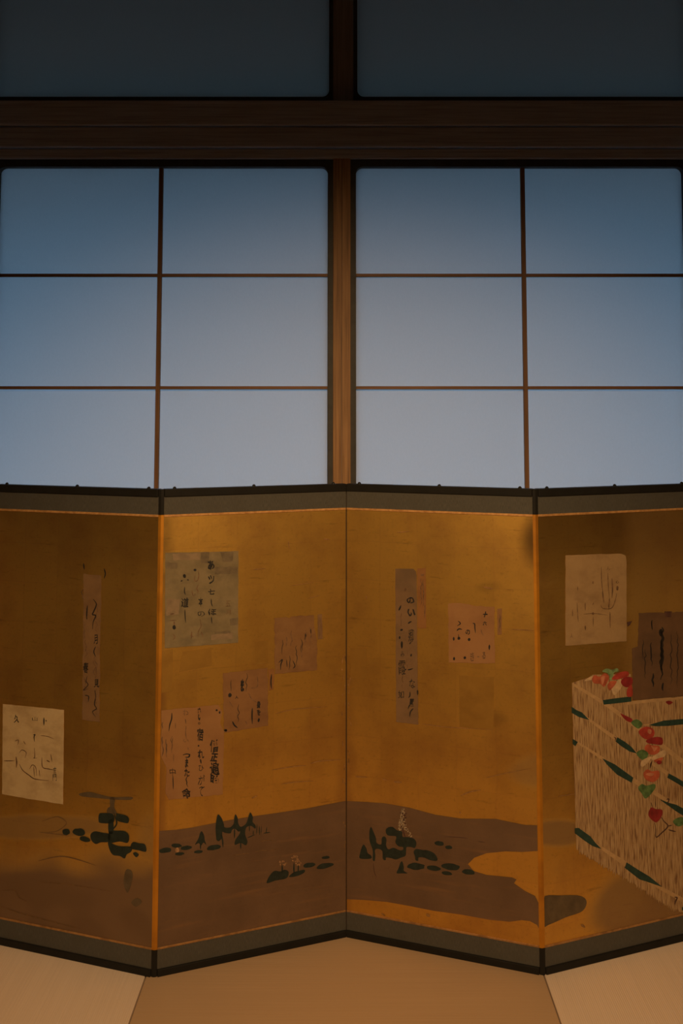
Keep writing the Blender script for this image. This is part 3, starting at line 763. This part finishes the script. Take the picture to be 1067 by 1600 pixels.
for q in ([(402, 1056), (402, 1072), (392, 1075)], [(388, 1082), (393, 1092), (402, 1098)], [(370, 1113), (371, 1123)], [(383, 1126), (386, 1132)], [(358, 1096), (364, 1105)]): o.stroke(q, 1.3, L3)
o.done('faded_writing', 'ink_faded')
sheet(P2, 'sheet_rose', [(252, 1110), (280, 1107), (312, 1104), (341, 1101), (347, 1112), (344, 1130), (350, 1142), (348, 1241), (314, 1244.5), (290, 1247), (263.6, 1249.6), (258.4, 1239), (260, 1200), (251, 1180)], 'large rose brown sheet with bold flowing writing', seed=17, amp=0.6)
Z = lambda pts: z2p((244, 1095), 9.7, pts)
o = Art(P2)
o.glyph('僧', 334.3, 1165.5, 13.5, 20, L3, 0.022); o.glyph('正', 334.5, 1183, 11, 13, L3, 0.04, 0.2); o.glyph('遍', 335, 1200.5, 14.5, 21, L3, 0.022); o.glyph('昭', 335, 1216.5, 13, 14, L3, 0.045)
o.glyph('き', 311.3, 1115, 4.6, 20, L3, 0.06); o.glyph('の', 311, 1130, 3.6, 4, L3, 0.02); o.glyph('宿', 312.5, 1147.5, 10, 20, L3, 0.02)
o.glyph('れ', 313.5, 1178, 9.5, 13, L3, 0.03); o.stroke(Z([(668, 880), (680, 950)]), 2.2, L3); o.glyph('ひ', 314, 1200, 7.5, 9, L3, 0); o.glyph('が', 314.5, 1218, 10, 16, L3, 0.0, 0.15); o.glyph('て', 314, 1236, 8, 15, L3, 0, 0.3)
o.oval(310, 1165, 1.3, 1.3, 0, L3)
o.glyph('つ', 291.5, 1180.5, 12, 7, L3, 0.035); o.glyph('ま', 291.5, 1192, 5, 14, L3, 0.04); o.glyph('た', 292, 1207, 8, 12, L3, 0.03); o.squiggle(292.5, 1212, 1230, 2, 1.5, L3, 71)
o.glyph('命', 291, 1239, 14, 16, L3, 0.025)
o.stroke(Z([(235, 180), (232, 270), (205, 360), (190, 460)]), 2.0, L3); o.glyph('中', 269.5, 1206, 9, 12, L3, 0.0); o.stroke(Z([(250, 1130), (255, 1240), (258, 1340)]), 1.4, L3)
o.oval(338.3, 1109.5, 1.6, 1.6, 0, L3); o.oval(343, 1113, 1.4, 2, 0, L3); o.oval(353, 1141, 1.8, 2, 0, L3)
o.done('ink_writing', 'ink', 'bold black column of characters and cursive lines')
o = Art(P2)
o.glyph('わ', 290, 1113, 8, 9, L3); o.stroke(Z([(440, 270), (450, 350)]), 1.6, L3); o.squiggle(290, 1134, 1158, 1.8, 1.3, L3, 73); o.glyph('い', 290.5, 1157, 8, 5, L3); o.stroke(Z([(480, 700), (485, 745)]), 1.4, L3)
o.squiggle(269, 1150, 1176, 2.6, 1.3, L3, 75); o.stroke(Z([(262, 800), (262, 940)]), 1.0, L3); o.stroke(Z([(250, 560), (240, 640)]), 1.0, L3); o.stroke(Z([(290, 330), (290, 420)]), 1.0, L3)
o.squiggle(253.5, 1150, 1165, 1.2, 2.2, L3, 76); o.squiggle(259.5, 1155, 1182, 1.2, 2.2, L3, 77); o.squiggle(254, 1165, 1182, 1.2, 1.8, L3, 78); o.squiggle(254, 1128, 1140, 1.5, 1.5, L3, 79)
o.done('faded_writing', 'ink_faded')
part(P2, 'gold_leaf_patch', 'gold_patch', [[(398, 1003), (418, 1000), (419, 1036), (399, 1039)]], layer=L0, curve=False)
part(P2, 'gold_leaf_patch', 'gold_patch', [[(251, 1016), (270, 1014), (269, 1080), (250, 1083)]], layer=L0, curve=False)
part(P2, 'gold_leaf_patch', 'gold_patch', [[(285, 1018), (330, 1012), (331, 1040), (280, 1050)]], layer=L0, curve=False)
part(P2, 'gold_leaf_patch', 'gold_patch', [[(533, 920), (541, 919), (541, 990), (533, 992)]], layer=L0, curve=False)
o = Art(P2); rnd = random.Random(21)
for (u, v, n, du, dv) in ((537, 1060, 12, 3, 60), (538, 1190, 8, 3, 40), (538, 1290, 6, 2, 40)):
    for k in range(n):
        a, b = u + rnd.uniform(-du, du), v + rnd.uniform(-dv, dv)
        o.stroke([(a, b), (a + rnd.uniform(-1.5, 1.5), b + rnd.uniform(3, 9))], rnd.uniform(0.8, 2.0), L2)
for q, w in ([[(425, 1203), (455, 1198), (478, 1196)], 1.4], [[(395, 890), (415, 888)], 1.6], [[(440, 1225), (460, 1222), (490, 1220)], 1.4], [[(485, 1193), (500, 1189), (532, 1187)], 1.8], [[(430, 1115), (460, 1108), (512, 1104)], 1.2], [[(455, 915), (490, 910)], 1.0], [[(450, 845), (452, 858)], 1.6], [[(505, 842), (515, 843)], 2.0], [[(393, 1247), (402, 1243)], 2.0], [[(480, 935), (500, 930)], 1.0]): o.stroke(q, w, L2)
o.done('scuff_marks', 'scuff')

# --- third visible panel
ground3 = [(538, 1251), (570, 1253), (600, 1255), (640, 1262), (680, 1273), (720, 1279), (775, 1279.5), (800, 1285), (820, 1289), (850, 1291), (850, 1331), (815, 1331), (790, 1330), (760, 1333), (741, 1340), (731, 1350), (740, 1361), (760, 1367), (800, 1371), (807, 1374), (803, 1380), (820, 1392), (836, 1400), (850, 1412), (850, 1452), (839, 1445), (828, 1439), (815, 1437.5), (796, 1440), (765, 1437), (722, 1429), (678, 1423), (638, 1415), (604, 1409), (570, 1406), (538, 1404)]
part(P3, 'painted_ground', 'earth_pigment', [ground3], layer=L1, curve=False, label='brown painted earth with a gold inlet')
Z = lambda pts: z2p((550, 1250), 5.081, pts)
for q in ([(65, 462), (65, 420), (80, 370), (95, 353), (115, 385), (125, 420), (152, 440), (150, 463)],
          [(138, 300), (140, 240), (152, 213), (170, 250), (190, 300), (197, 340), (232, 350), (238, 300), (258, 288), (274, 310), (272, 360), (290, 390), (330, 378), (380, 398), (405, 392), (405, 372), (370, 365), (345, 335), (352, 300), (345, 285), (285, 278), (268, 245), (280, 220), (320, 212), (360, 240), (398, 250), (402, 290), (440, 293), (490, 305), (512, 340), (500, 378), (470, 372), (435, 372), (430, 400), (425, 440), (390, 455), (350, 470), (310, 460), (272, 455), (268, 475), (245, 465), (240, 402), (200, 385), (182, 400), (186, 440), (180, 482), (165, 470), (165, 400), (145, 340)],
          [(490, 410), (510, 388), (560, 395), (600, 398), (650, 420), (678, 460), (670, 482), (620, 475), (570, 455), (530, 455), (525, 480), (505, 475), (500, 445)],
          [(355, 578), (370, 540), (385, 495), (400, 488), (412, 530), (412, 560), (440, 580), (400, 580)]):
    part(P3, 'painted_pine', 'pine_green', [Z(q)], layer=L3)
part(P3, 'painted_rock', 'pine_green', ovals=[ZO(q, (550, 1250), 5.081) for q in ((508, 525, 70, 28, 3), (650, 540, 58, 19, 8), (785, 528, 72, 26, 6), (752, 580, 44, 15, 8), (925, 570, 52, 20, 8), (692, 343, 38, 18, 6), (768, 374, 28, 15, 3))], layer=L3)
o = Art(P3); rnd = random.Random(9)
for k in range(70):
    t = rnd.random(); wd = 6 + 34 * t if t < 0.8 else 30
    q = Z([(403 + rnd.uniform(-wd, wd), 70 + 165 * t)])[0]
    o.oval(q[0], q[1], rnd.uniform(0.7, 1.5), rnd.uniform(0.8, 1.6), rnd.uniform(0, 90), L2, k)
for k in range(14):
    q = Z([(430 + k * 3 + rnd.uniform(-12, 12), 225 + k * 5)])[0]
    o.oval(q[0], q[1], 0.8, 0.9, 0, L2, k)
o.done('painted_blossom', 'blossom_white', 'pale blossoming tree')
o = Art(P3); rnd = random.Random(10)
o.stroke(Z([(395, 215), (408, 250), (425, 300)]), 2.2, L2)
for k in range(16):
    q = Z([(405 + rnd.uniform(-22, 25), 100 + rnd.uniform(0, 130))])[0]; o.oval(q[0], q[1], 0.9, 1.2, rnd.uniform(0, 90), L3, k)
o.stroke(Z([(170, 500), (178, 570), (195, 610)]), 1.0, L2); o.stroke(Z([(745, 290), (850, 296), (920, 302)]), 1.0, L2); o.stroke(Z([(1000, 328), (1060, 335)]), 1.0, L2)
o.done('painted_trunk', 'vine_brown')
sheet(P3, 'sheet_brown', [(617.7, 888.5), (646, 888.8), (650, 893), (651, 900), (652, 1010), (653.7, 1132), (635, 1129.6), (619, 1127.7), (618.5, 1010)], 'tall narrow brown strip with two columns of writing', name='calligraphy_strip', seed=23)
sheet(P3, 'slip_orange', [(652, 888), (665.3, 887), (666, 981.6), (652.7, 981)], 'narrow orange slip beside the strip', name='title_slip', seed=24)
Z1 = lambda pts: z2p((610, 880), 12.3, pts); Z2 = lambda pts: z2p((610, 1000), 11.43, pts)
o = Art(P3)
o.glyph('の', 641.5, 938, 12, 10, L3, 0.03); o.glyph('い', 643, 957, 12, 12, L3, 0.04); o.stroke(Z1([(340, 1160), (370, 1135), (410, 1115)]), 2.2, L3); o.glyph('郷', 642.5, 993, 9, 20, L3, 0.0)
o.stroke(Z1([(160, 905), (185, 860), (205, 805)]), 2.4, L3); o.oval(627.5, 984, 2.2, 1.6, -15, L3); o.oval(624.5, 996, 1.2, 2.4, 0, L3); o.stroke(Z2([(205, 20), (205, 150)]), 3.4, L3)
o.glyph('み', 629, 1022, 6, 8, L3); o.glyph('霞', 628, 1043, 11, 22, L3, 0.0); o.oval(633.5, 1046, 1.3, 1.3, 0, L3); o.stroke(Z2([(310, 530), (350, 525), (405, 505)]), 2.0, L3)
o.oval(642.5, 1023.5, 1.2, 2.2, 15, L3); o.stroke(Z2([(365, 60), (345, 60), (395, 10)]), 1.2, L3); o.glyph('な', 644, 1068, 9, 14, L3, 0.0); o.stroke(Z2([(350, 920), (350, 990), (325, 1030)]), 1.7, L3); o.stroke(Z2([(485, 890), (490, 980)]), 2.4, L3)
o.glyph('風', 643.5, 1098, 8, 12, L3, 0.04); o.stroke(Z2([(345, 1150), (315, 1230)]), 1.5, L3); o.stroke(Z2([(410, 1220), (360, 1280), (345, 1370)]), 2.0, L3); o.glyph('如', 627, 1085, 9, 12, L3, 0.0)
o.done('ink_writing', 'ink')
o = Art(P3)
o.squiggle(627, 955, 980, 1.5, 1.3, L3, 81); o.squiggle(629, 1052, 1076, 2.2, 1.3, L3, 82); o.glyph('古', 660, 898, 5.5, 4, L3, 0.05); o.squiggle(658.5, 903, 945, 1.6, 1.4, L3, 83); o.squiggle(662, 905, 947, 1.4, 1.4, L3, 84); o.stroke([(664, 945), (663.5, 965)], 1.4, L3); o.oval(633, 921, 2.0, 2.8, 20, L3)
o.squiggle(642, 1030, 1042, 1.2, 1.0, L3, 85); o.squiggle(636, 1012, 1060, 1, 0.8, L3, 86)
o.done('faded_writing', 'ink_faded')
sheet(P3, 'sheet_rose', [(700.3, 943), (717.8, 942), (740, 946), (764, 948), (772.5, 948), (772.5, 1006), (773.5, 1036), (740, 1036.5), (701.3, 1035), (701, 990)], 'squarish rose brown sheet right of the tall strip', seed=27, amp=0.7)
sheet(P3, 'sheet_umber', [(777, 951), (784.3, 950.5), (784, 991), (777.5, 992)], 'thin brown slip beside the rose sheet', name='title_slip', seed=28)
Z = lambda pts: z2p((690, 935), 9.7, pts)
o = Art(P3)
o.glyph('十', 758, 960, 7.5, 9, L3, 0.05, 0.3); o.glyph('六', 757.5, 974, 6.5, 7, L3, 0.03); o.stroke(Z([(725, 700), (722, 780)]), 2.6, L3)
o.stroke(Z([(470, 375), (500, 385), (505, 450), (515, 525)]), 1.8, L3); o.stroke(Z([(250, 340), (285, 380), (235, 415)]), 1.6, L3); o.stroke(Z([(230, 490), (265, 460), (310, 470)]), 2.0, L3); o.glyph('の', 731, 987.5, 7, 8, L3, 0.03)
o.oval(733, 999, 2, 2.5, 0, L3); o.oval(709, 998, 1.4, 3, 0, L3); o.oval(717, 997, 2.2, 2.4, 0, L3); o.oval(709.5, 1029, 1.6, 2.6, 0, L3); o.oval(726.3, 1027.5, 2, 2.2, 0, L3)
o.done('ink_writing', 'ink')
o = Art(P3)
o.glyph('き', 738, 1026, 6, 14, L3, 0.02); o.stroke(Z([(540, 880), (575, 885)]), 2.0, L3); o.glyph('る', 756, 1024, 6, 11, L3, 0.02); o.stroke(Z([(600, 470), (610, 520), (640, 560)]), 1.5, L3); o.stroke(Z([(255, 540), (265, 620)]), 1.5, L3); o.squiggle(780.5, 960, 988, 1.2, 1.6, L3, 88)
o.done('faded_writing', 'ink_faded')
part(P3, 'gold_leaf_patch', 'gold_patch', [[(548, 1013), (573, 1014), (573, 1060), (548, 1060)]], layer=L0, curve=False)
part(P3, 'gold_leaf_patch', 'gold_patch', [[(717, 1055), (772, 1058), (771, 1140), (718, 1136)]], layer=L0, curve=False)
o = Art(P3); rnd = random.Random(31)
for (u, v, n, du, dv) in ((546, 1090, 12, 2, 40), (545, 1180, 6, 2, 10)):
    for k in range(n):
        a, b = u + rnd.uniform(-du, du), v + rnd.uniform(-dv, dv)
        o.stroke([(a, b), (a + rnd.uniform(-1, 1), b + rnd.uniform(3, 8))], rnd.uniform(0.8, 2.0), L2)
for q, w in ([[(555, 1213), (565, 1214), (574, 1214)], 1.6], [[(597, 1217), (606, 1219)], 1.6], [[(615, 1221), (622, 1222), (628, 1222)], 2.4], [[(720, 1243), (735, 1237), (752, 1234)], 2.0], [[(800, 983), (835, 985)], 1.4], [[(620, 832), (640, 830)], 1.6], [[(660, 1131), (700, 1136), (770, 1140)], 1.2], [[(755, 917), (770, 920)], 3.0], [[(760, 1215), (790, 1208), (830, 1200)], 1.2], [[(718, 1268), (720, 1271)], 2.2], [[(666, 1428), (672, 1432)], 4], [[(596, 1427), (602, 1431)], 2.2], [[(572, 930), (573, 936)], 1.6]): o.stroke(q, w, L2)
o.done('scuff_marks', 'scuff')

# --- rightmost visible panel
Z8 = lambda pts: z2p((820, 1030), 3.138, pts)
part(P4, 'painted_mist', 'mist_grey', [Z8([(85, 1172), (180, 1158), (270, 1160), (302, 1188), (280, 1235), (200, 1265), (120, 1300), (85, 1305)])], layer=L1, label='grey painted lobe')
part(P4, 'scuff_marks', 'scuff', strokes=[(Z8([(160, 672), (245, 660)]), 1.6), (Z8([(275, 1300), (295, 1315)]), 4)], layer=L1)
# straw basket: ragged skirt of straw ends along its lower edge
rnd = random.Random(41)
low = [(900, 1326), (930, 1345), (960, 1362), (990, 1380), (1015, 1397), (1040, 1413), (1062, 1424), (1090, 1436)]
skirt = []
for a, b in zip(low[:-1], low[1:]):
    for k in range(8):
        t = k / 8; x = a[0] + (b[0] - a[0]) * t; y = a[1] + (b[1] - a[1]) * t
        skirt += [(x, y + rnd.uniform(-2, 1)), (x + 1.2, y + rnd.uniform(1, 7))]
straw_outline = [(893.3, 1067), (905, 1063), (918, 1059), (926, 1054), (985, 1053), (986, 1096), (1040, 1091), (1090, 1086), (1090, 1436)]
a = Art(P4); a.poly(straw_outline + skirt[::-1] + [(898, 1250), (896, 1180)], L1); a.done('painted_basket', 'straw_pigment', 'straw basket with upright reeds')
def strip(pts, w0, w1):  # tapering bamboo band along a line
    (x0, y0), (x1, y1) = pts; d = math.hypot(x1 - x0, y1 - y0); nx, ny = -(y1 - y0) / d, (x1 - x0) / d
    return [(x0 + nx * w0 / 2, y0 + ny * w0 / 2), (x1 + nx * w1 / 2, y1 + ny * w1 / 2), (x1 - nx * w1 / 2, y1 - ny * w1 / 2), (x0 - nx * w0 / 2, y0 - ny * w0 / 2)]
for q in (strip(Z8([(238, 124), (400, 222)]), 4, 6), strip(Z8([(400, 222), (640, 400)]), 6, 7), strip(Z8([(640, 400), (830, 545)]), 7, 7), strip(Z8([(270, 265), (440, 386)]), 3, 6), strip(Z8([(530, 450), (700, 560)]), 4, 6), strip(Z8([(258, 408), (385, 490)]), 3, 5), strip(Z8([(525, 590), (740, 718)]), 7, 5), strip(Z8([(345, 905), (495, 1005)]), 4, 8), strip(Z8([(590, 1080), (790, 1190)]), 5, 7), strip(Z8([(500, 215), (790, 185)]), 5, 5), strip(Z8([(580, 322), (640, 320)]), 2, 3)):
    part(P4, 'bamboo_band', 'bamboo_tan', [q], layer=L2, curve=False)
for q in ([(228, 232), (250, 248), (278, 260), (315, 298), (262, 282), (228, 262)], [(452, 382), (490, 405), (522, 430), (548, 462), (512, 452), (470, 425), (443, 402)],
          [(233, 390), (258, 405), (246, 426), (233, 415)], [(378, 485), (440, 515), (530, 580), (522, 605), (450, 565), (400, 515)],
          [(243, 828), (262, 826), (320, 868), (345, 900), (375, 930), (330, 915), (290, 888), (243, 852)], [(497, 995), (560, 1035), (610, 1065), (672, 1116), (620, 1098), (560, 1078), (488, 1022)],
          [(380, 200), (450, 190), (520, 182), (520, 207), (450, 215), (385, 222)], [(605, 322), (680, 300), (800, 290), (800, 316), (700, 326), (640, 328)],
          [(705, 560), (740, 578), (800, 615), (800, 642), (740, 605), (696, 580)], [(658, 686), (710, 705), (740, 712), (800, 745), (800, 782), (740, 745)], [(768, 1215), (790, 1212), (790, 1235), (768, 1230)]):
    part(P4, 'bamboo_band', 'bamboo_green', [Z8(q)], layer=L3, label=None, curve=False)
S6 = lambda pts: z2p((885, 1035), 5.863, pts); S7 = lambda pts: z2p((885, 1190), 5.863, pts)
LEAVES = [(S6, 'leaf_pale_green', [(325, 82), (365, 55), (415, 66), (460, 52), (473, 80), (432, 95), (412, 160), (392, 150), (375, 100)]),
          (S6, 'leaf_cream', [(160, 170), (190, 145), (235, 125), (235, 155), (200, 165)]),
          (S6, 'leaf_scarlet', [(230, 150), (258, 115), (300, 130), (350, 98), (387, 125), (375, 172), (340, 222), (308, 196), (250, 190)]),
          (S6, 'leaf_red', [(412, 145), (465, 98), (555, 80), (562, 122), (500, 145), (430, 157)]),
          (S6, 'leaf_scarlet', [(373, 205), (395, 175), (452, 168), (442, 202), (395, 252), (376, 235)]),
          (S6, 'leaf_cream', [(412, 220), (490, 150), (505, 215), (440, 298), (415, 260)]),
          (S6, 'leaf_crimson', [(497, 165), (540, 133), (597, 140), (597, 200), (550, 227), (505, 203)]),
          (S6, 'leaf_red', [(553, 245), (592, 205), (602, 300), (553, 310)]),
          (S6, 'leaf_crimson', [(490, 468), (525, 480), (595, 515), (590, 547), (538, 527)]),
          (S6, 'leaf_green', [(588, 548), (640, 520), (692, 560), (662, 602), (628, 592)]),
          (S6, 'leaf_red', [(658, 632), (720, 588), (790, 608), (802, 660), (760, 702), (700, 692)]),
          (S6, 'leaf_crimson', [(728, 712), (800, 683), (872, 690), (872, 752), (800, 747), (740, 737)]),
          (S6, 'leaf_scarlet', [(712, 782), (740, 748), (790, 760), (848, 768), (842, 822), (790, 845), (733, 827)]),
          (S6, 'leaf_green', [(636, 830), (690, 798), (745, 830), (722, 885), (680, 885)]),
          (S6, 'leaf_cream', [(675, 945), (690, 895), (770, 860), (762, 892), (705, 948)]),
          (S6, 'leaf_cream', [(775, 875), (840, 825), (895, 803), (908, 840), (862, 882), (800, 895)]),
          (S6, 'leaf_scarlet', [(800, 893), (882, 868), (852, 917), (815, 913)]),
          (S6, 'leaf_crimson', [(905, 360), (940, 350), (970, 365), (935, 385)]),
          (S7, 'leaf_scarlet', [(702, 105), (738, 68), (778, 88), (840, 82), (845, 140), (792, 185), (722, 162)]),
          (S7, 'leaf_green', [(652, 240), (688, 203), (730, 218), (803, 203), (802, 252), (725, 335), (685, 290)]),
          (S7, 'leaf_crimson', [(748, 465), (775, 418), (815, 432), (872, 440), (872, 492), (820, 555), (758, 510)]),
          (S7, 'leaf_green', [(972, 552), (1000, 520), (1060, 508), (1085, 560), (1020, 592)]),
          (S7, 'leaf_crimson', [(820, 5), (845, -15), (870, 5), (845, 25)])]
for k, (S, m, q) in enumerate(LEAVES):
    part(P4, 'ivy_leaf', m, [S(q)], layer=L3 + 0.00012 * (k % 5))
part(P4, 'leaf_highlight', 'leaf_pink', [S6([(312, 135), (345, 120), (340, 165), (325, 205), (312, 170)]), S6([(770, 760), (800, 775), (830, 775), (800, 815), (785, 790)]), S6([(745, 610), (775, 620), (765, 655), (740, 640)]), S7([(720, 115), (755, 100), (800, 110), (770, 130)])], layer=L4 + 0.0004)
part(P4, 'vine', 'vine_brown', strokes=[(S7([(772, 5), (762, 60)]), 2.0), (S7([(860, 500), (890, 545), (925, 590), (870, 650), (818, 690), (815, 620), (803, 560)]), 1.8), (S7([(925, 590), (965, 580)]), 1.6), (S7([(930, 622), (965, 632), (1000, 640)]), 1.8), (S7([(770, 370), (785, 420)]), 1.2), (S7([(810, 360), (815, 420)]), 1.2), (S7([(912, 345), (935, 345), (915, 400)]), 2.0), (S7([(985, 1240), (1010, 1245), (995, 1280), (992, 1310)]), 2.2), (S6([(780, 900), (765, 960)]), 1.8), (S6([(430, 680), (448, 695), (440, 715)]), 1.2)], layer=L3)
sheet(P4, 'sheet_tan', [(883, 867.6), (925, 866), (969.5, 865), (977, 868), (978.5, 880), (978.5, 1001.7), (930, 1005.5), (883, 1008.9)], 'pale tan square sheet with fine faded writing', seed=33)
Z = lambda pts: z2p((875, 855), 5.557, pts)
o = Art(P4)
o.glyph('心', 964, 909, 5, 5, L3, 0.02); o.oval(964, 919, 1.9, 3.6, 0, L3); o.stroke(Z([(447, 270), (452, 360), (447, 440)]), 2.2, L3); o.glyph('ん', 950, 887.5, 5, 7, L3); o.squiggle(951, 935, 952, 1.6, 2.0, L3, 90)
o.stroke(Z([(365, 380), (372, 440), (380, 490)]), 2.0, L3); o.oval(926, 958.5, 1.8, 2.2, 0, L3); o.stroke(Z([(215, 480), (215, 550)]), 1.5, L3); o.stroke(Z([(215, 680), (217, 720)]), 2.2, L3); o.oval(926, 910, 1.4, 2, 0, L3); o.glyph('人', 892.5, 993, 4, 7, L3, 0.02)
o.done('ink_writing', 'ink_faded')
o = Art(P4)
for q, w in ([[(355, 170), (358, 300), (370, 400)], 1.2], [[(412, 220), (415, 320), (425, 440)], 1.2], [[(490, 400), (470, 480), (440, 530), (370, 530), (350, 500)], 1.4], [[(200, 580), (300, 575), (410, 590)], 1.0], [[(150, 340), (150, 380)], 1.0], [[(145, 480), (150, 580), (155, 650)], 1.2], [[(430, 560), (432, 700)], 1.8], [[(290, 480), (280, 500)], 1.2], [[(105, 540), (105, 600)], 1.2], [[(285, 600), (285, 690)], 1.2]): o.stroke(Z(q), w, L3)
o.done('faded_writing', 'ink_faded')
sheet(P4, 'sheet_dim', [(987, 1013), (996, 1010), (997.4, 957.6), (1037, 957.5), (1038, 955), (1049, 955), (1050, 957), (1090, 952), (1090, 1087), (1040, 1090), (988, 1094)], 'dark worn sheet above the basket', seed=35, amp=0.8)
o = Art(P4)
for k, (u, v0, v1, w) in enumerate([(1034, 980, 1050, 4.5), (1033, 1000, 1062, 3.5), (1035, 1066, 1080, 3.0), (1018, 968, 985, 2.0), (1017, 1004, 1040, 2.0), (1019, 1052, 1073, 3.0)]): o.squiggle(u, v0, v1, 2.0, w, L3, 95 + k)
o.oval(1032, 988, 3.2, 6, 0, L3)
for k, (u, v0, v1) in enumerate([(1008, 1015, 1060), (1004, 1000, 1030), (1048, 990, 1070), (1058, 985, 1075)]): o.squiggle(u, v0, v1, 1.8, 1.2, L3, 140 + k)
o.done('ink_writing', 'ink')
part(P4, 'scuff_marks', 'vine_brown', [[(979, 972), (987, 970), (984, 976), (980, 979)], [(1038, 956), (1048, 955), (1048, 964), (1039, 964)]], layer=L3, curve=False)
